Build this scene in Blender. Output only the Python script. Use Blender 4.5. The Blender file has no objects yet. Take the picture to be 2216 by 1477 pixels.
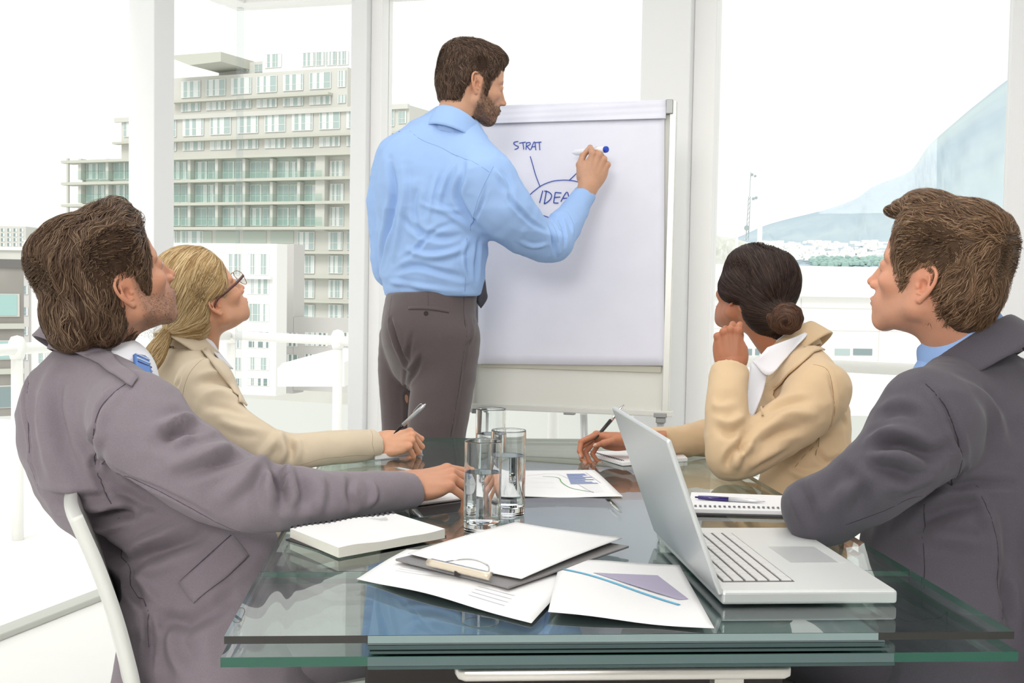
import bpy, math, random, os
import numpy as np
from mathutils import Vector, Matrix
random.seed(7); RNG = np.random.default_rng(7)
DBG = os.environ.get('SCN_DBG', '')
# ------------------------------------------------------------------ camera, world, lights
SC = bpy.context.scene
COL = SC.collection
IW, IH, FPX = 2216.0, 1477.0, 2600.0
CAM = np.array([0.0, 0.0, 1.16])
PITCH, ROLL = math.atan(130.5/FPX), 0.017
_f = np.array([0, math.cos(PITCH), -math.sin(PITCH)]); _r = np.array([1.0, 0, 0]); _u = np.cross(_r, _f)
CR = _r*math.cos(ROLL)+_u*math.sin(ROLL); CU = -_r*math.sin(ROLL)+_u*math.cos(ROLL); CF = _f
def setup_view():
    cd = bpy.data.cameras.new('camera'); co = bpy.data.objects.new('camera', cd); COL.objects.link(co)
    m = Matrix(((CR[0], CU[0], -CF[0], CAM[0]), (CR[1], CU[1], -CF[1], CAM[1]), (CR[2], CU[2], -CF[2], CAM[2]), (0, 0, 0, 1)))
    co.matrix_world = m
    cd.sensor_width = 36.0; cd.lens = FPX*36.0/IW; cd.clip_end = 20000; cd.clip_start = 0.05
    SC.camera = co
    SC.view_settings.view_transform = 'Standard'; SC.view_settings.look = 'None'
    SC.view_settings.exposure = 0.0; SC.view_settings.gamma = 1.0
    SC.view_settings.use_curve_mapping = False
    w = bpy.data.worlds.new('sky'); SC.world = w; w.use_nodes = True
    bg = w.node_tree.nodes['Background']
    bg.inputs[0].default_value = (.973, .964, .93, 1); bg.inputs[1].default_value = WORLD_S
def area_light(name, loc, target, sx, sy, energy, color=(1, 1, 1)):
    ld = bpy.data.lights.new(name, 'AREA'); ld.shape = 'RECTANGLE'; ld.size = sx; ld.size_y = sy
    ld.energy = energy; ld.color = color
    o = bpy.data.objects.new(name, ld); COL.objects.link(o); o.location = loc
    o.rotation_euler = (Vector(target)-Vector(loc)).to_track_quat('-Z', 'Y').to_euler()
    return o
WORLD_S = 1.2
setup_view()
_sd = bpy.data.lights.new('sun', 'SUN'); _sd.energy = 1.5; _sd.angle = math.radians(25); _sd.color = (1, 0.97, 0.92)
_so = bpy.data.objects.new('sun', _sd); COL.objects.link(_so)
_so.rotation_euler = Vector((0.25, 0.75, -0.75)).to_track_quat('-Z', 'Y').to_euler()
area_light('softbox_lamp', (-.7, -1.7, 2.2), (0.2, 3.2, 1.0), 1.0, .8, 76, (1, 0.96, 0.92))
area_light('ceiling_fill', (0.2, 2.2, 2.47), (0.2, 2.2, 0), 2.4, 2.4, 24, (1, 0.98, 0.95))  # unseen fill light added overhead to brighten the room

def P(px, py, D):
    return CAM + D*((px-IW/2)/FPX*CR - (py-IH/2)/FPX*CU + CF)
def ray(px, py):
    return (px-IW/2)/FPX*CR - (py-IH/2)/FPX*CU + CF
def onz(px, py, z):
    d = ray(px, py); return CAM + d*((z-CAM[2])/d[2])
def proj(p):
    q = np.asarray(p, float)-CAM; D = q@CF
    return IW/2+FPX*(q@CR)/D, IH/2-FPX*(q@CU)/D, D
def nrm(v):
    v = np.asarray(v, float); return v/np.linalg.norm(v)

# ------------------------------------------------------------------ objects
def tag(o, label=None, cat=None, group=None, kind=None):
    if label: o['label'] = label
    if cat: o['category'] = cat
    if group: o['group'] = group
    if kind: o['kind'] = kind
    return o
def empty(name, loc=(0, 0, 0)):
    o = bpy.data.objects.new(name, None); COL.objects.link(o); o.location = loc; o.empty_display_size = .05; return o
def link(name, me, parent=None):
    o = bpy.data.objects.new(name, me); COL.objects.link(o)
    if parent is not None:
        o.parent = parent
        # geometry is given in world space: undo the parent's own placement
        pl = Vector(parent.location); q = parent.parent
        while q is not None:
            pl = pl + Vector(q.location); q = q.parent
        o.location = -pl
    return o
def mesh_np(name, V, F, mats, parent=None, smooth=True, col=None, midx=None):
    V = np.asarray(V, np.float32); me = bpy.data.meshes.new(name)
    if isinstance(F, np.ndarray):
        n, k = F.shape
        me.vertices.add(len(V)); me.vertices.foreach_set('co', V.ravel())
        me.loops.add(n*k); me.loops.foreach_set('vertex_index', F.astype(np.int32).ravel())
        me.polygons.add(n); me.polygons.foreach_set('loop_start', np.arange(0, n*k, k, dtype=np.int32))
        me.update(calc_edges=True)
    else:
        me.from_pydata(V.tolist(), [], F); me.update()
    if not isinstance(mats, (list, tuple)): mats = [mats]
    for m in mats: me.materials.append(m)
    me.polygons.foreach_set('use_smooth', np.full(len(me.polygons), smooth))
    if midx is not None: me.polygons.foreach_set('material_index', np.asarray(midx, np.int32))
    if col is not None:
        a = me.color_attributes.new('Col', 'FLOAT_COLOR', 'POINT')
        c = np.ones((len(V), 4), np.float32); c[:, :3] = col; a.data.foreach_set('color', c.ravel())
    return link(name, me, parent)

# ------------------------------------------------------------------ materials
MAT = {}
def mat(name, color=(.8, .8, .8), rough=.5, metal=0, spec=.5, bump=0, bscale=200, nscale=0, namt=0, sheen=0, sss=0, vcol=False, trans=0, ior=1.45, coat=0, weave=0, aniso=0, col2=None, stretch=None, emit=0):
    if name in MAT: return MAT[name]
    m = bpy.data.materials.new(name); m.use_nodes = True; nt = m.node_tree; N, L = nt.nodes, nt.links
    b = N['Principled BSDF']
    b.inputs['Base Color'].default_value = (*color, 1); b.inputs['Roughness'].default_value = rough
    b.inputs['Metallic'].default_value = metal; b.inputs['Specular IOR Level'].default_value = spec
    b.inputs['IOR'].default_value = ior; b.inputs['Transmission Weight'].default_value = trans
    b.inputs['Coat Weight'].default_value = coat
    if sheen: b.inputs['Sheen Weight'].default_value = sheen; b.inputs['Sheen Roughness'].default_value = .5
    if sss:
        b.inputs['Subsurface Weight'].default_value = sss; b.inputs['Subsurface Radius'].default_value = (1, .35, .2); b.inputs['Subsurface Scale'].default_value = .006
    src = None
    tc = N.new('ShaderNodeTexCoord')
    if vcol:
        a = N.new('ShaderNodeVertexColor'); a.layer_name = 'Col'; src = a.outputs['Color']
    if namt or col2:
        mp = N.new('ShaderNodeMapping'); L.new(tc.outputs['Object'], mp.inputs[0])
        if stretch: mp.inputs['Scale'].default_value = stretch
        n = N.new('ShaderNodeTexNoise'); n.inputs['Scale'].default_value = nscale; n.inputs['Detail'].default_value = 5
        L.new(mp.outputs[0], n.inputs['Vector'])
        mr = N.new('ShaderNodeMapRange'); L.new(n.outputs[0], mr.inputs['Value'])
        mr.inputs['From Min'].default_value = .3; mr.inputs['From Max'].default_value = .7
        if col2:
            mx = N.new('ShaderNodeMix'); mx.data_type = 'RGBA'
            mx.inputs[6].default_value = (*color, 1); mx.inputs[7].default_value = (*col2, 1)
            L.new(mr.outputs[0], mx.inputs[0]); src = mx.outputs[2]
        else:
            mr.inputs['To Min'].default_value = 1-namt; mr.inputs['To Max'].default_value = 1+namt
            mx = N.new('ShaderNodeMix'); mx.data_type = 'RGBA'; mx.blend_type = 'MULTIPLY'; mx.inputs[0].default_value = 1
            if src: L.new(src, mx.inputs[6])
            else: mx.inputs[6].default_value = (*color, 1)
            L.new(mr.outputs[0], mx.inputs[7]); src = mx.outputs[2]
    if src: L.new(src, b.inputs['Base Color'])
    if bump or weave:
        bp = N.new('ShaderNodeBump'); bp.inputs['Distance'].default_value = .001
        bp.inputs['Strength'].default_value = bump or weave
        if weave:
            w1 = N.new('ShaderNodeTexNoise'); w1.inputs['Scale'].default_value = bscale; w1.inputs['Detail'].default_value = 2
        else:
            w1 = N.new('ShaderNodeTexNoise'); w1.inputs['Scale'].default_value = bscale; w1.inputs['Detail'].default_value = 4
        L.new(tc.outputs['Object'], w1.inputs['Vector']); L.new(w1.outputs[0], bp.inputs['Height']); L.new(bp.outputs[0], b.inputs['Normal'])
    if emit:
        b.inputs['Emission Color'].default_value = (*color, 1); b.inputs['Emission Strength'].default_value = emit
    MAT[name] = m; return m
def s2l(r, g, b):
    return tuple(((c/255/12.92) if c/255 <= .04045 else ((c/255+.055)/1.055)**2.4) for c in (r, g, b))

# ------------------------------------------------------------------ distance fields on a grid
def rotm(yaw=0, pitch=0, roll=0):
    """columns = local axes: X forward, Y left, Z up; degrees; pitch>0 looks up; roll>0 tilts the top to the right"""
    y, p, r = [math.radians(a) for a in (yaw, pitch, roll)]
    Rz = np.array([[math.cos(y), -math.sin(y), 0], [math.sin(y), math.cos(y), 0], [0, 0, 1]])
    Ry = np.array([[math.cos(p), 0, -math.sin(p)], [0, 1, 0], [math.sin(p), 0, math.cos(p)]])
    Rx = np.array([[1, 0, 0], [0, math.cos(r), -math.sin(r)], [0, math.sin(r), math.cos(r)]])
    return Rz@Ry@Rx
def frame_z(z, x=(1, 0, 0)):
    z = nrm(z); x = np.asarray(x, float); x = nrm(x-z*(x@z)); return np.stack([x, np.cross(z, x), z], 1)
class Field:
    def __init__(s, lo, hi, h):
        s.lo = np.asarray(lo, float); s.h = h; s.n = np.maximum(4, np.ceil((np.asarray(hi)-s.lo)/h).astype(int)+1)
        s.v = np.full(s.n, .06, np.float32)
        s.ax = [(s.lo[i]+h*np.arange(s.n[i])).astype(np.float32) for i in range(3)]
    def _reg(s, lo, hi):
        a = np.clip(np.floor((np.asarray(lo)-s.lo)/s.h).astype(int), 0, s.n); b = np.clip(np.ceil((np.asarray(hi)-s.lo)/s.h).astype(int)+1, 0, s.n)
        if np.any(b <= a): return None, None
        sl = tuple(slice(a[i], b[i]) for i in range(3))
        X = s.ax[0][sl[0]][:, None, None]; Y = s.ax[1][sl[1]][None, :, None]; Z = s.ax[2][sl[2]][None, None, :]
        return sl, (X, Y, Z)
    def _mix(s, sl, d, k, sub):
        a = s.v[sl]
        if sub:
            d = -d; hh = np.maximum(k-np.abs(a-d), 0); s.v[sl] = np.maximum(a, d)+hh*hh*(.25/max(k, 1e-6))
        else:
            hh = np.maximum(k-np.abs(a-d), 0); s.v[sl] = np.minimum(a, d)-hh*hh*(.25/max(k, 1e-6))
    def ell(s, c, r, R=None, k=.01, sub=False):
        c = np.asarray(c, float); r = np.broadcast_to(np.asarray(r, float), (3,)).copy()
        if R is None: ext = r
        else: ext = np.sqrt(((R*r)**2).sum(1))
        pad = k+.015 if not sub else k+.004
        sl, g = s._reg(c-ext-pad, c+ext+pad)
        if sl is None: return s
        X, Y, Z = g[0]-np.float32(c[0]), g[1]-np.float32(c[1]), g[2]-np.float32(c[2])
        if R is not None:
            R = R.astype(np.float32)
            X, Y, Z = X*R[0, 0]+Y*R[1, 0]+Z*R[2, 0], X*R[0, 1]+Y*R[1, 1]+Z*R[2, 1], X*R[0, 2]+Y*R[1, 2]+Z*R[2, 2]
        r = r.astype(np.float32)
        k0 = np.sqrt((X/r[0])**2+(Y/r[1])**2+(Z/r[2])**2); k1 = np.sqrt((X/r[0]**2)**2+(Y/r[1]**2)**2+(Z/r[2]**2)**2)
        d = k0*(k0-1)/np.maximum(k1, 1e-6)
        s._mix(sl, d, k, sub); return s
    def cone(s, a, b, ra, rb, k=.01, sub=False, flat=None, full=0):
        """capsule of two radii; flat=(axis, q): thickness along the axis scaled by q"""
        a = np.asarray(a, float); b = np.asarray(b, float); R = max(ra, rb)
        pad = R+k+full+(.015 if not sub else .004)
        if flat is not None and flat[1] > 1: pad *= flat[1]
        sl, g = s._reg(np.minimum(a, b)-pad, np.maximum(a, b)+pad)
        if sl is None: return s
        ab = b-a; X, Y, Z = g[0]-np.float32(a[0]), g[1]-np.float32(a[1]), g[2]-np.float32(a[2])
        L2 = max(ab@ab, 1e-9); t = np.clip((X*np.float32(ab[0])+Y*np.float32(ab[1])+Z*np.float32(ab[2]))/np.float32(L2), 0, 1)
        X = X-t*np.float32(ab[0]); Y = Y-t*np.float32(ab[1]); Z = Z-t*np.float32(ab[2])
        rr = np.float32(ra)+t*np.float32(rb-ra)
        if flat is not None:
            n = nrm(flat[0]); q = flat[1]; dn = X*np.float32(n[0])+Y*np.float32(n[1])+Z*np.float32(n[2]); e2 = np.maximum(X*X+Y*Y+Z*Z-dn*dn, 0)
            ln = np.sqrt(e2+(dn/np.float32(q))**2)
            d = (ln-rr)*np.float32(min(1, (q+1)/2))
        else:
            d = np.sqrt(X*X+Y*Y+Z*Z)-rr
        s._mix(sl, d, k, sub); return s
    def tube(s, pts, rad, k=.01, n=0, sub=False, flat=None):
        pts = np.asarray(pts, float); rad = np.asarray(rad, float)
        if n:
            q = spline(np.c_[pts, rad], n); pts, rad = q[:, :3], q[:, 3]
        R = rad.max(); q = flat[1] if flat is not None and flat[1] > 1 else 1
        pad = (R+k)*q+(.02 if not sub else .004)*(1 if s.h < .1 else 50)
        sl, g = s._reg(pts.min(0)-pad, pts.max(0)+pad)
        if sl is None: return s
        t = Field.__new__(Field); t.h = s.h; t.n = np.array([q_.stop-q_.start for q_ in sl]); t.lo = s.lo+s.h*np.array([q_.start for q_ in sl])
        t.ax = [s.ax[i][sl[i]] for i in range(3)]; t.v = np.full(t.n, pad, np.float32)
        for i in range(len(pts)-1): t.cone(pts[i], pts[i+1], rad[i], rad[i+1], 1e-6, False, flat, full=k)
        s._mix(sl, t.v, k, sub); return s
    def box(s, c, half, R=None, rnd=.005, k=.005, sub=False):
        c = np.asarray(c, float); half = np.asarray(half, float); Rm = np.eye(3) if R is None else R
        ext = np.abs(Rm)@half; pad = k+.012
        sl, g = s._reg(c-ext-pad, c+ext+pad)
        if sl is None: return s
        X, Y, Z = [g[i]-np.float32(c[i]) for i in range(3)]
        Rm = Rm.astype(np.float32)
        U = [np.abs(X*Rm[0, i]+Y*Rm[1, i]+Z*Rm[2, i])-np.float32(half[i]-rnd) for i in range(3)]
        d = np.sqrt(sum(np.maximum(u, 0)**2 for u in U))+np.minimum(np.maximum(np.maximum(U[0], U[1]), U[2]), 0)-np.float32(rnd)
        s._mix(sl, d, k, sub); return s
    def halfspace(s, p, n, k=.002):
        """keep the side against n"""
        n = nrm(n); p = np.asarray(p, float)
        X, Y, Z = s.ax[0][:, None, None], s.ax[1][None, :, None], s.ax[2][None, None, :]
        d = (X-np.float32(p[0]))*np.float32(n[0])+(Y-np.float32(p[1]))*np.float32(n[1])+(Z-np.float32(p[2]))*np.float32(n[2])
        s._mix((slice(None),)*3, -d, k, True); return s
    def scut(s, p, n, rad, k=.002):
        """halfspace cut that only acts within rad of p"""
        n = nrm(n); p = np.asarray(p, float); sl, g = s._reg(p-rad, p+rad)
        if sl is None: return s
        X, Y, Z = [g[i]-np.float32(p[i]) for i in range(3)]
        d = X*np.float32(n[0])+Y*np.float32(n[1])+Z*np.float32(n[2]); q = np.sqrt(X*X+Y*Y+Z*Z)-np.float32(rad*.95)
        s._mix(sl, np.maximum(-d, q), k, True); return s
    def blur(s, n=1):
        for _ in range(n):
            for a in range(3):
                v = s.v; w = v.copy(); i0 = [slice(None)]*3; i1 = [slice(None)]*3; im = [slice(None)]*3
                i0[a] = slice(0, -2); i1[a] = slice(2, None); im[a] = slice(1, -1)
                w[tuple(im)] = .5*v[tuple(im)]+.25*(v[tuple(i0)]+v[tuple(i1)]); s.v = w
        return s
    def at(s, Q):
        q = (np.asarray(Q, float)-s.lo)/s.h; q = np.clip(q, 0, s.n-1.001); i = q.astype(int); f = (q-i)
        r = 0
        for dx in (0, 1):
            for dy in (0, 1):
                for dz in (0, 1):
                    w = (f[:, 0] if dx else 1-f[:, 0])*(f[:, 1] if dy else 1-f[:, 1])*(f[:, 2] if dz else 1-f[:, 2])
                    r = r+w*s.v[i[:, 0]+dx, i[:, 1]+dy, i[:, 2]+dz]
        return r
    def grad(s, Q, e=None):
        e = e or s.h; g = np.stack([s.at(Q+np.eye(3)[a]*e)-s.at(Q-np.eye(3)[a]*e) for a in range(3)], 1)
        return g/np.maximum(np.linalg.norm(g, axis=1, keepdims=True), 1e-9)
    def project(s, Q, off=0., it=3):
        for _ in range(it):
            Q = Q-s.grad(Q)*(s.at(Q)-off)[:, None]
        return Q
    def hit(s, px, py, off=0., far=False):
        """the point of the surface seen through a pixel"""
        d = ray(px, py); c = s.lo+s.h*s.n/2; D0 = (c-CAM)@CF; R = np.linalg.norm(s.h*s.n)/2
        t = np.arange(max(.2, D0-R), D0+R, s.h*.5); Q = CAM+t[:, None]*d
        ins = np.all((Q > s.lo) & (Q < s.lo+s.h*(s.n-1)), axis=1)
        v = np.where(ins, s.at(Q), 1.)-off
        w = np.where(v < 0)[0]
        if len(w) == 0:
            j = int(np.argmin(v)); return Q[j]
        j = w[0]
        if j == 0: return Q[0]
        a = v[j-1]/(v[j-1]-v[j]); return Q[j-1]*(1-a)+Q[j]*a
    def mesh(s):
        v = s.v; n = v.shape; ins = v < 0; P_, C_ = [], []
        cs = (n[0]-1, n[1]-1, n[2]-1); acc = None; quads = []
        keys = []; pts = []
        for a in range(3):
            sa = [slice(None)]*3; sb = [slice(None)]*3; sa[a] = slice(0, -1); sb[a] = slice(1, None)
            A, B = ins[tuple(sa)], ins[tuple(sb)]
            I = np.argwhere(A != B)
            b, c = (a+1) % 3, (a+2) % 3
            ok = (I[:, b] > 0) & (I[:, b] < n[b]-1) & (I[:, c] > 0) & (I[:, c] < n[c]-1); I = I[ok]
            J = I.copy(); J[:, a] += 1
            va, vb = v[tuple(I.T)], v[tuple(J.T)]; t = va/(va-vb)
            p = I.astype(np.float64); p[:, a] += t
            flip = ~ins[tuple(I.T)]
            cells = []
            for (db, dc) in ((0, 0), (-1, 0), (-1, -1), (0, -1)):
                K = I.copy(); K[:, b] += db; K[:, c] += dc
                key = (K[:, 0]*cs[1]+K[:, 1])*cs[2]+K[:, 2]; cells.append(key); keys.append(key); pts.append(p)
            q = np.stack(cells, 1); q[flip] = q[flip][:, ::-1]; quads.append(q)
        keys = np.concatenate(keys); pts = np.concatenate(pts); quads = np.concatenate(quads)
        u, inv = np.unique(keys, return_inverse=True); cnt = np.bincount(inv)
        V = np.stack([np.bincount(inv, pts[:, i])/cnt for i in range(3)], 1)*s.h+s.lo
        F = np.searchsorted(u, quads)
        return V, F
def vnormals(V, F):
    a = V[F[:, 2]]-V[F[:, 0]]; b = V[F[:, 3]]-V[F[:, 1]]; fn = np.cross(a, b)
    n = np.zeros_like(V)
    for k in range(4):
        for i in range(3): n[:, i] += np.bincount(F[:, k], fn[:, i], len(V))
    return n/np.maximum(np.linalg.norm(n, axis=1, keepdims=True), 1e-12)
def smooth_mesh(V, F, n=1, lam=.5):
    for _ in range(n):
        S = np.zeros_like(V); c = np.zeros(len(V))
        for k in range(4):
            a, b = F[:, k], F[:, (k+1) % 4]
            for i in range(3):
                S[:, i] += np.bincount(a, V[b, i], len(V))+np.bincount(b, V[a, i], len(V))
            c += np.bincount(a, minlength=len(V))+np.bincount(b, minlength=len(V))
        V = V+lam*(S/np.maximum(c, 1)[:, None]-V)
    return V
def spline(pts, n):
    """Catmull-Rom through the rows of pts, n samples per span"""
    p = np.asarray(pts, float)
    if len(p) == 2:
        t = np.linspace(0, 1, n+1)[:, None]; return p[0]*(1-t)+p[1]*t
    q = np.vstack([2*p[0]-p[1], p, 2*p[-1]-p[-2]]); out = []
    t = np.linspace(0, 1, n, endpoint=False)[:, None]
    for i in range(len(p)-1):
        a, b, c, d = q[i], q[i+1], q[i+2], q[i+3]
        out.append(.5*(2*b+(c-a)*t+(2*a-5*b+4*c-d)*t*t+(3*b-a-3*c+d)*t**3))
    out.append(p[-1:]); return np.vstack(out)
def segdist(V, poly):
    best = np.full(len(V), 1e9)
    for a, b in zip(poly[:-1], poly[1:]):
        ab = b-a; t = np.clip(((V-a)@ab)/max(ab@ab, 1e-12), 0, 1)
        d = np.linalg.norm(V-a-t[:, None]*ab, axis=1); best = np.minimum(best, d)
    return best
def fold(V, N, poly, w, depth, ends=True):
    """press (depth<0) or raise (depth>0) a soft line into the vertices; fades at both ends"""
    lo, hi = poly.min(0)-3*w, poly.max(0)+3*w
    m = np.where(np.all((V > lo) & (V < hi), axis=1))[0]
    if len(m) == 0: return V
    Q = V[m]; best = np.full(len(m), 1e9); tt = np.zeros(len(m)); L = np.r_[0, np.cumsum(np.linalg.norm(np.diff(poly, axis=0), axis=1))]
    for i, (a, b) in enumerate(zip(poly[:-1], poly[1:])):
        ab = b-a; t = np.clip(((Q-a)@ab)/max(ab@ab, 1e-12), 0, 1)
        d = np.linalg.norm(Q-a-t[:, None]*ab, axis=1); c = d < best; best[c] = d[c]; tt[c] = (L[i]+t[c]*(L[i+1]-L[i]))/L[-1]
    e = np.sin(np.pi*np.clip(tt, .02, .98))**.6 if ends else 1.
    g = np.exp(-(best/w)**2); side = np.exp(-((best-1.9*w)/(.9*w))**2)*.35
    V = V.copy(); V[m] += N[m]*(depth*e*(g-side))[:, None]
    return V
def vnoise(V, scale, seed=0, octaves=2):
    """smooth value noise, numpy"""
    r = 0; amp = 1; tot = 0
    for o in range(octaves):
        q = V*scale*(2**o)+seed*17.3+o*5.1; i = np.floor(q).astype(np.int64); f = q-i; f = f*f*(3-2*f); s_ = 0
        for dx in (0, 1):
            for dy in (0, 1):
                for dz in (0, 1):
                    h = ((i[:, 0]+dx)*73856093) ^ ((i[:, 1]+dy)*19349663) ^ ((i[:, 2]+dz)*83492791)
                    h = (h*2654435761) & 0xffffffff; h = ((h ^ (h >> 15))*2246822519) & 0xffffffff; h = (h ^ (h >> 13))/4294967295.
                    w = (f[:, 0] if dx else 1-f[:, 0])*(f[:, 1] if dy else 1-f[:, 1])*(f[:, 2] if dz else 1-f[:, 2]); s_ = s_+w*h
        r = r+amp*(s_*2-1); tot += amp; amp *= .5
    return r/tot

# ------------------------------------------------------------------ plain mesh tools
def box_mesh(c, half, R=None):
    s = np.array([[x, y, z] for x in (-1, 1) for y in (-1, 1) for z in (-1, 1)], float)*np.asarray(half, float)
    if R is not None: s = s@np.asarray(R).T
    V = s+np.asarray(c, float); F = [(0, 1, 3, 2), (4, 6, 7, 5), (0, 4, 5, 1), (2, 3, 7, 6), (0, 2, 6, 4), (1, 5, 7, 3)]
    return V, F
class MB:
    def __init__(s): s.V = []; s.F = []; s.M = []; s.n = 0
    def add(s, V, F, mi=0):
        V = np.asarray(V, float); s.V.append(V); s.F += [tuple(int(i)+s.n for i in f) for f in F]; s.M += [mi]*len(F); s.n += len(V); return s
    def box(s, c, half, R=None, mi=0): return s.add(*box_mesh(c, half, R), mi)
    def tube(s, pts, r, n=10, cap=True, mi=0, closed=False):
        pts = np.asarray(pts, float); m = len(pts); rr = np.broadcast_to(np.asarray(r, float), (m,))
        T = np.gradient(pts, axis=0); T /= np.maximum(np.linalg.norm(T, axis=1, keepdims=True), 1e-9)
        up = np.array([0, 0, 1.]) if abs(T[0][2]) < .9 else np.array([1., 0, 0]); V = []
        a = nrm(np.cross(T[0], up))
        for i in range(m):
            a = a-T[i]*(a@T[i]); a = nrm(a); b = np.cross(T[i], a)
            for j in range(n):
                t = 2*math.pi*j/n; V.append(pts[i]+rr[i]*(math.cos(t)*a+math.sin(t)*b))
        F = [(i*n+j, i*n+(j+1) % n, (i+1)*n+(j+1) % n, (i+1)*n+j) for i in range(m-1) for j in range(n)]
        if closed: F += [((m-1)*n+j, (m-1)*n+(j+1) % n, (j+1) % n, j) for j in range(n)]
        elif cap: F += [tuple(range(n))[::-1], tuple((m-1)*n+j for j in range(n))]
        return s.add(V, F, mi)
    def lathe(s, prof, c, n=48, mi=0, close=False):
        """prof: (r, z) rows turned about the vertical through c"""
        V = []
        if close:
            q = [prof[0]]
            for a, b in zip(prof[:-1], prof[1:]):
                L = math.hypot(b[0]-a[0], b[1]-a[1]); k = 1
                ts = [1.] if L < .004 else ([min(.5, .0003/L)]+list(np.linspace(0, 1, max(2, int(L/.006)))[1:-1])+[max(.5, 1-.0003/L), 1.])
                q += [(a[0]+(b[0]-a[0])*t, a[1]+(b[1]-a[1])*t) for t in ts]
            prof = q
        m = len(prof)
        for r, z in prof:
            for j in range(n):
                t = 2*math.pi*j/n; V.append((c[0]+r*math.cos(t), c[1]+r*math.sin(t), c[2]+z))
        F = [(i*n+j, i*n+(j+1) % n, (i+1)*n+(j+1) % n, (i+1)*n+j) for i in range(m-1) for j in range(n)]
        if not close:
            if prof[0][0] > 1e-6: F.append(tuple(range(n))[::-1])
            if prof[-1][0] > 1e-6: F.append(tuple((m-1)*n+j for j in range(n)))
        return s.add(V, F, mi)
    def build(s, name, mats, parent=None, smooth=False, bevel=0, segs=2):
        o = mesh_np(name, np.vstack(s.V), s.F, mats, parent, smooth, midx=s.M)
        if bevel:
            b = o.modifiers.new('bevel', 'BEVEL'); b.width = bevel; b.segments = segs; b.limit_method = 'ANGLE'; b.angle_limit = math.radians(40)
        return o
def patch(rows, thick, nu=8, nv=8):
    """smooth thick sheet through a grid of points (rows x cols)"""
    R = np.asarray(rows, float); m, k, _ = R.shape
    A = np.stack([spline(R[i], nu) for i in range(m)])
    B = np.stack([spline(A[:, j], nv) for j in range(A.shape[1])], 1)
    return sheet_grid(B, thick)
def sheet_grid(B, thick, sym=False):
    M, K, _ = B.shape
    du = np.gradient(B, axis=1); dv = np.gradient(B, axis=0); N = np.cross(du, dv); N /= np.maximum(np.linalg.norm(N, axis=2, keepdims=True), 1e-12)
    top = B+N*thick/2; bot = B-N*thick/2; V = np.vstack([top.reshape(-1, 3), bot.reshape(-1, 3)]); o = M*K; F = []
    for i in range(M-1):
        for j in range(K-1):
            a = i*K+j; F.append((a, a+1, a+K+1, a+K)); F.append((o+a, o+a+K, o+a+K+1, o+a+1))
    for j in range(K-1):
        F.append((j, o+j, o+j+1, j+1)); a = (M-1)*K+j; F.append((a, a+1, o+a+1, o+a))
    for i in range(M-1):
        a = i*K; F.append((a, a+K, o+a+K, o+a)); a = i*K+K-1; F.append((a, o+a, o+a+K, a+K))
    return V, F
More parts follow.
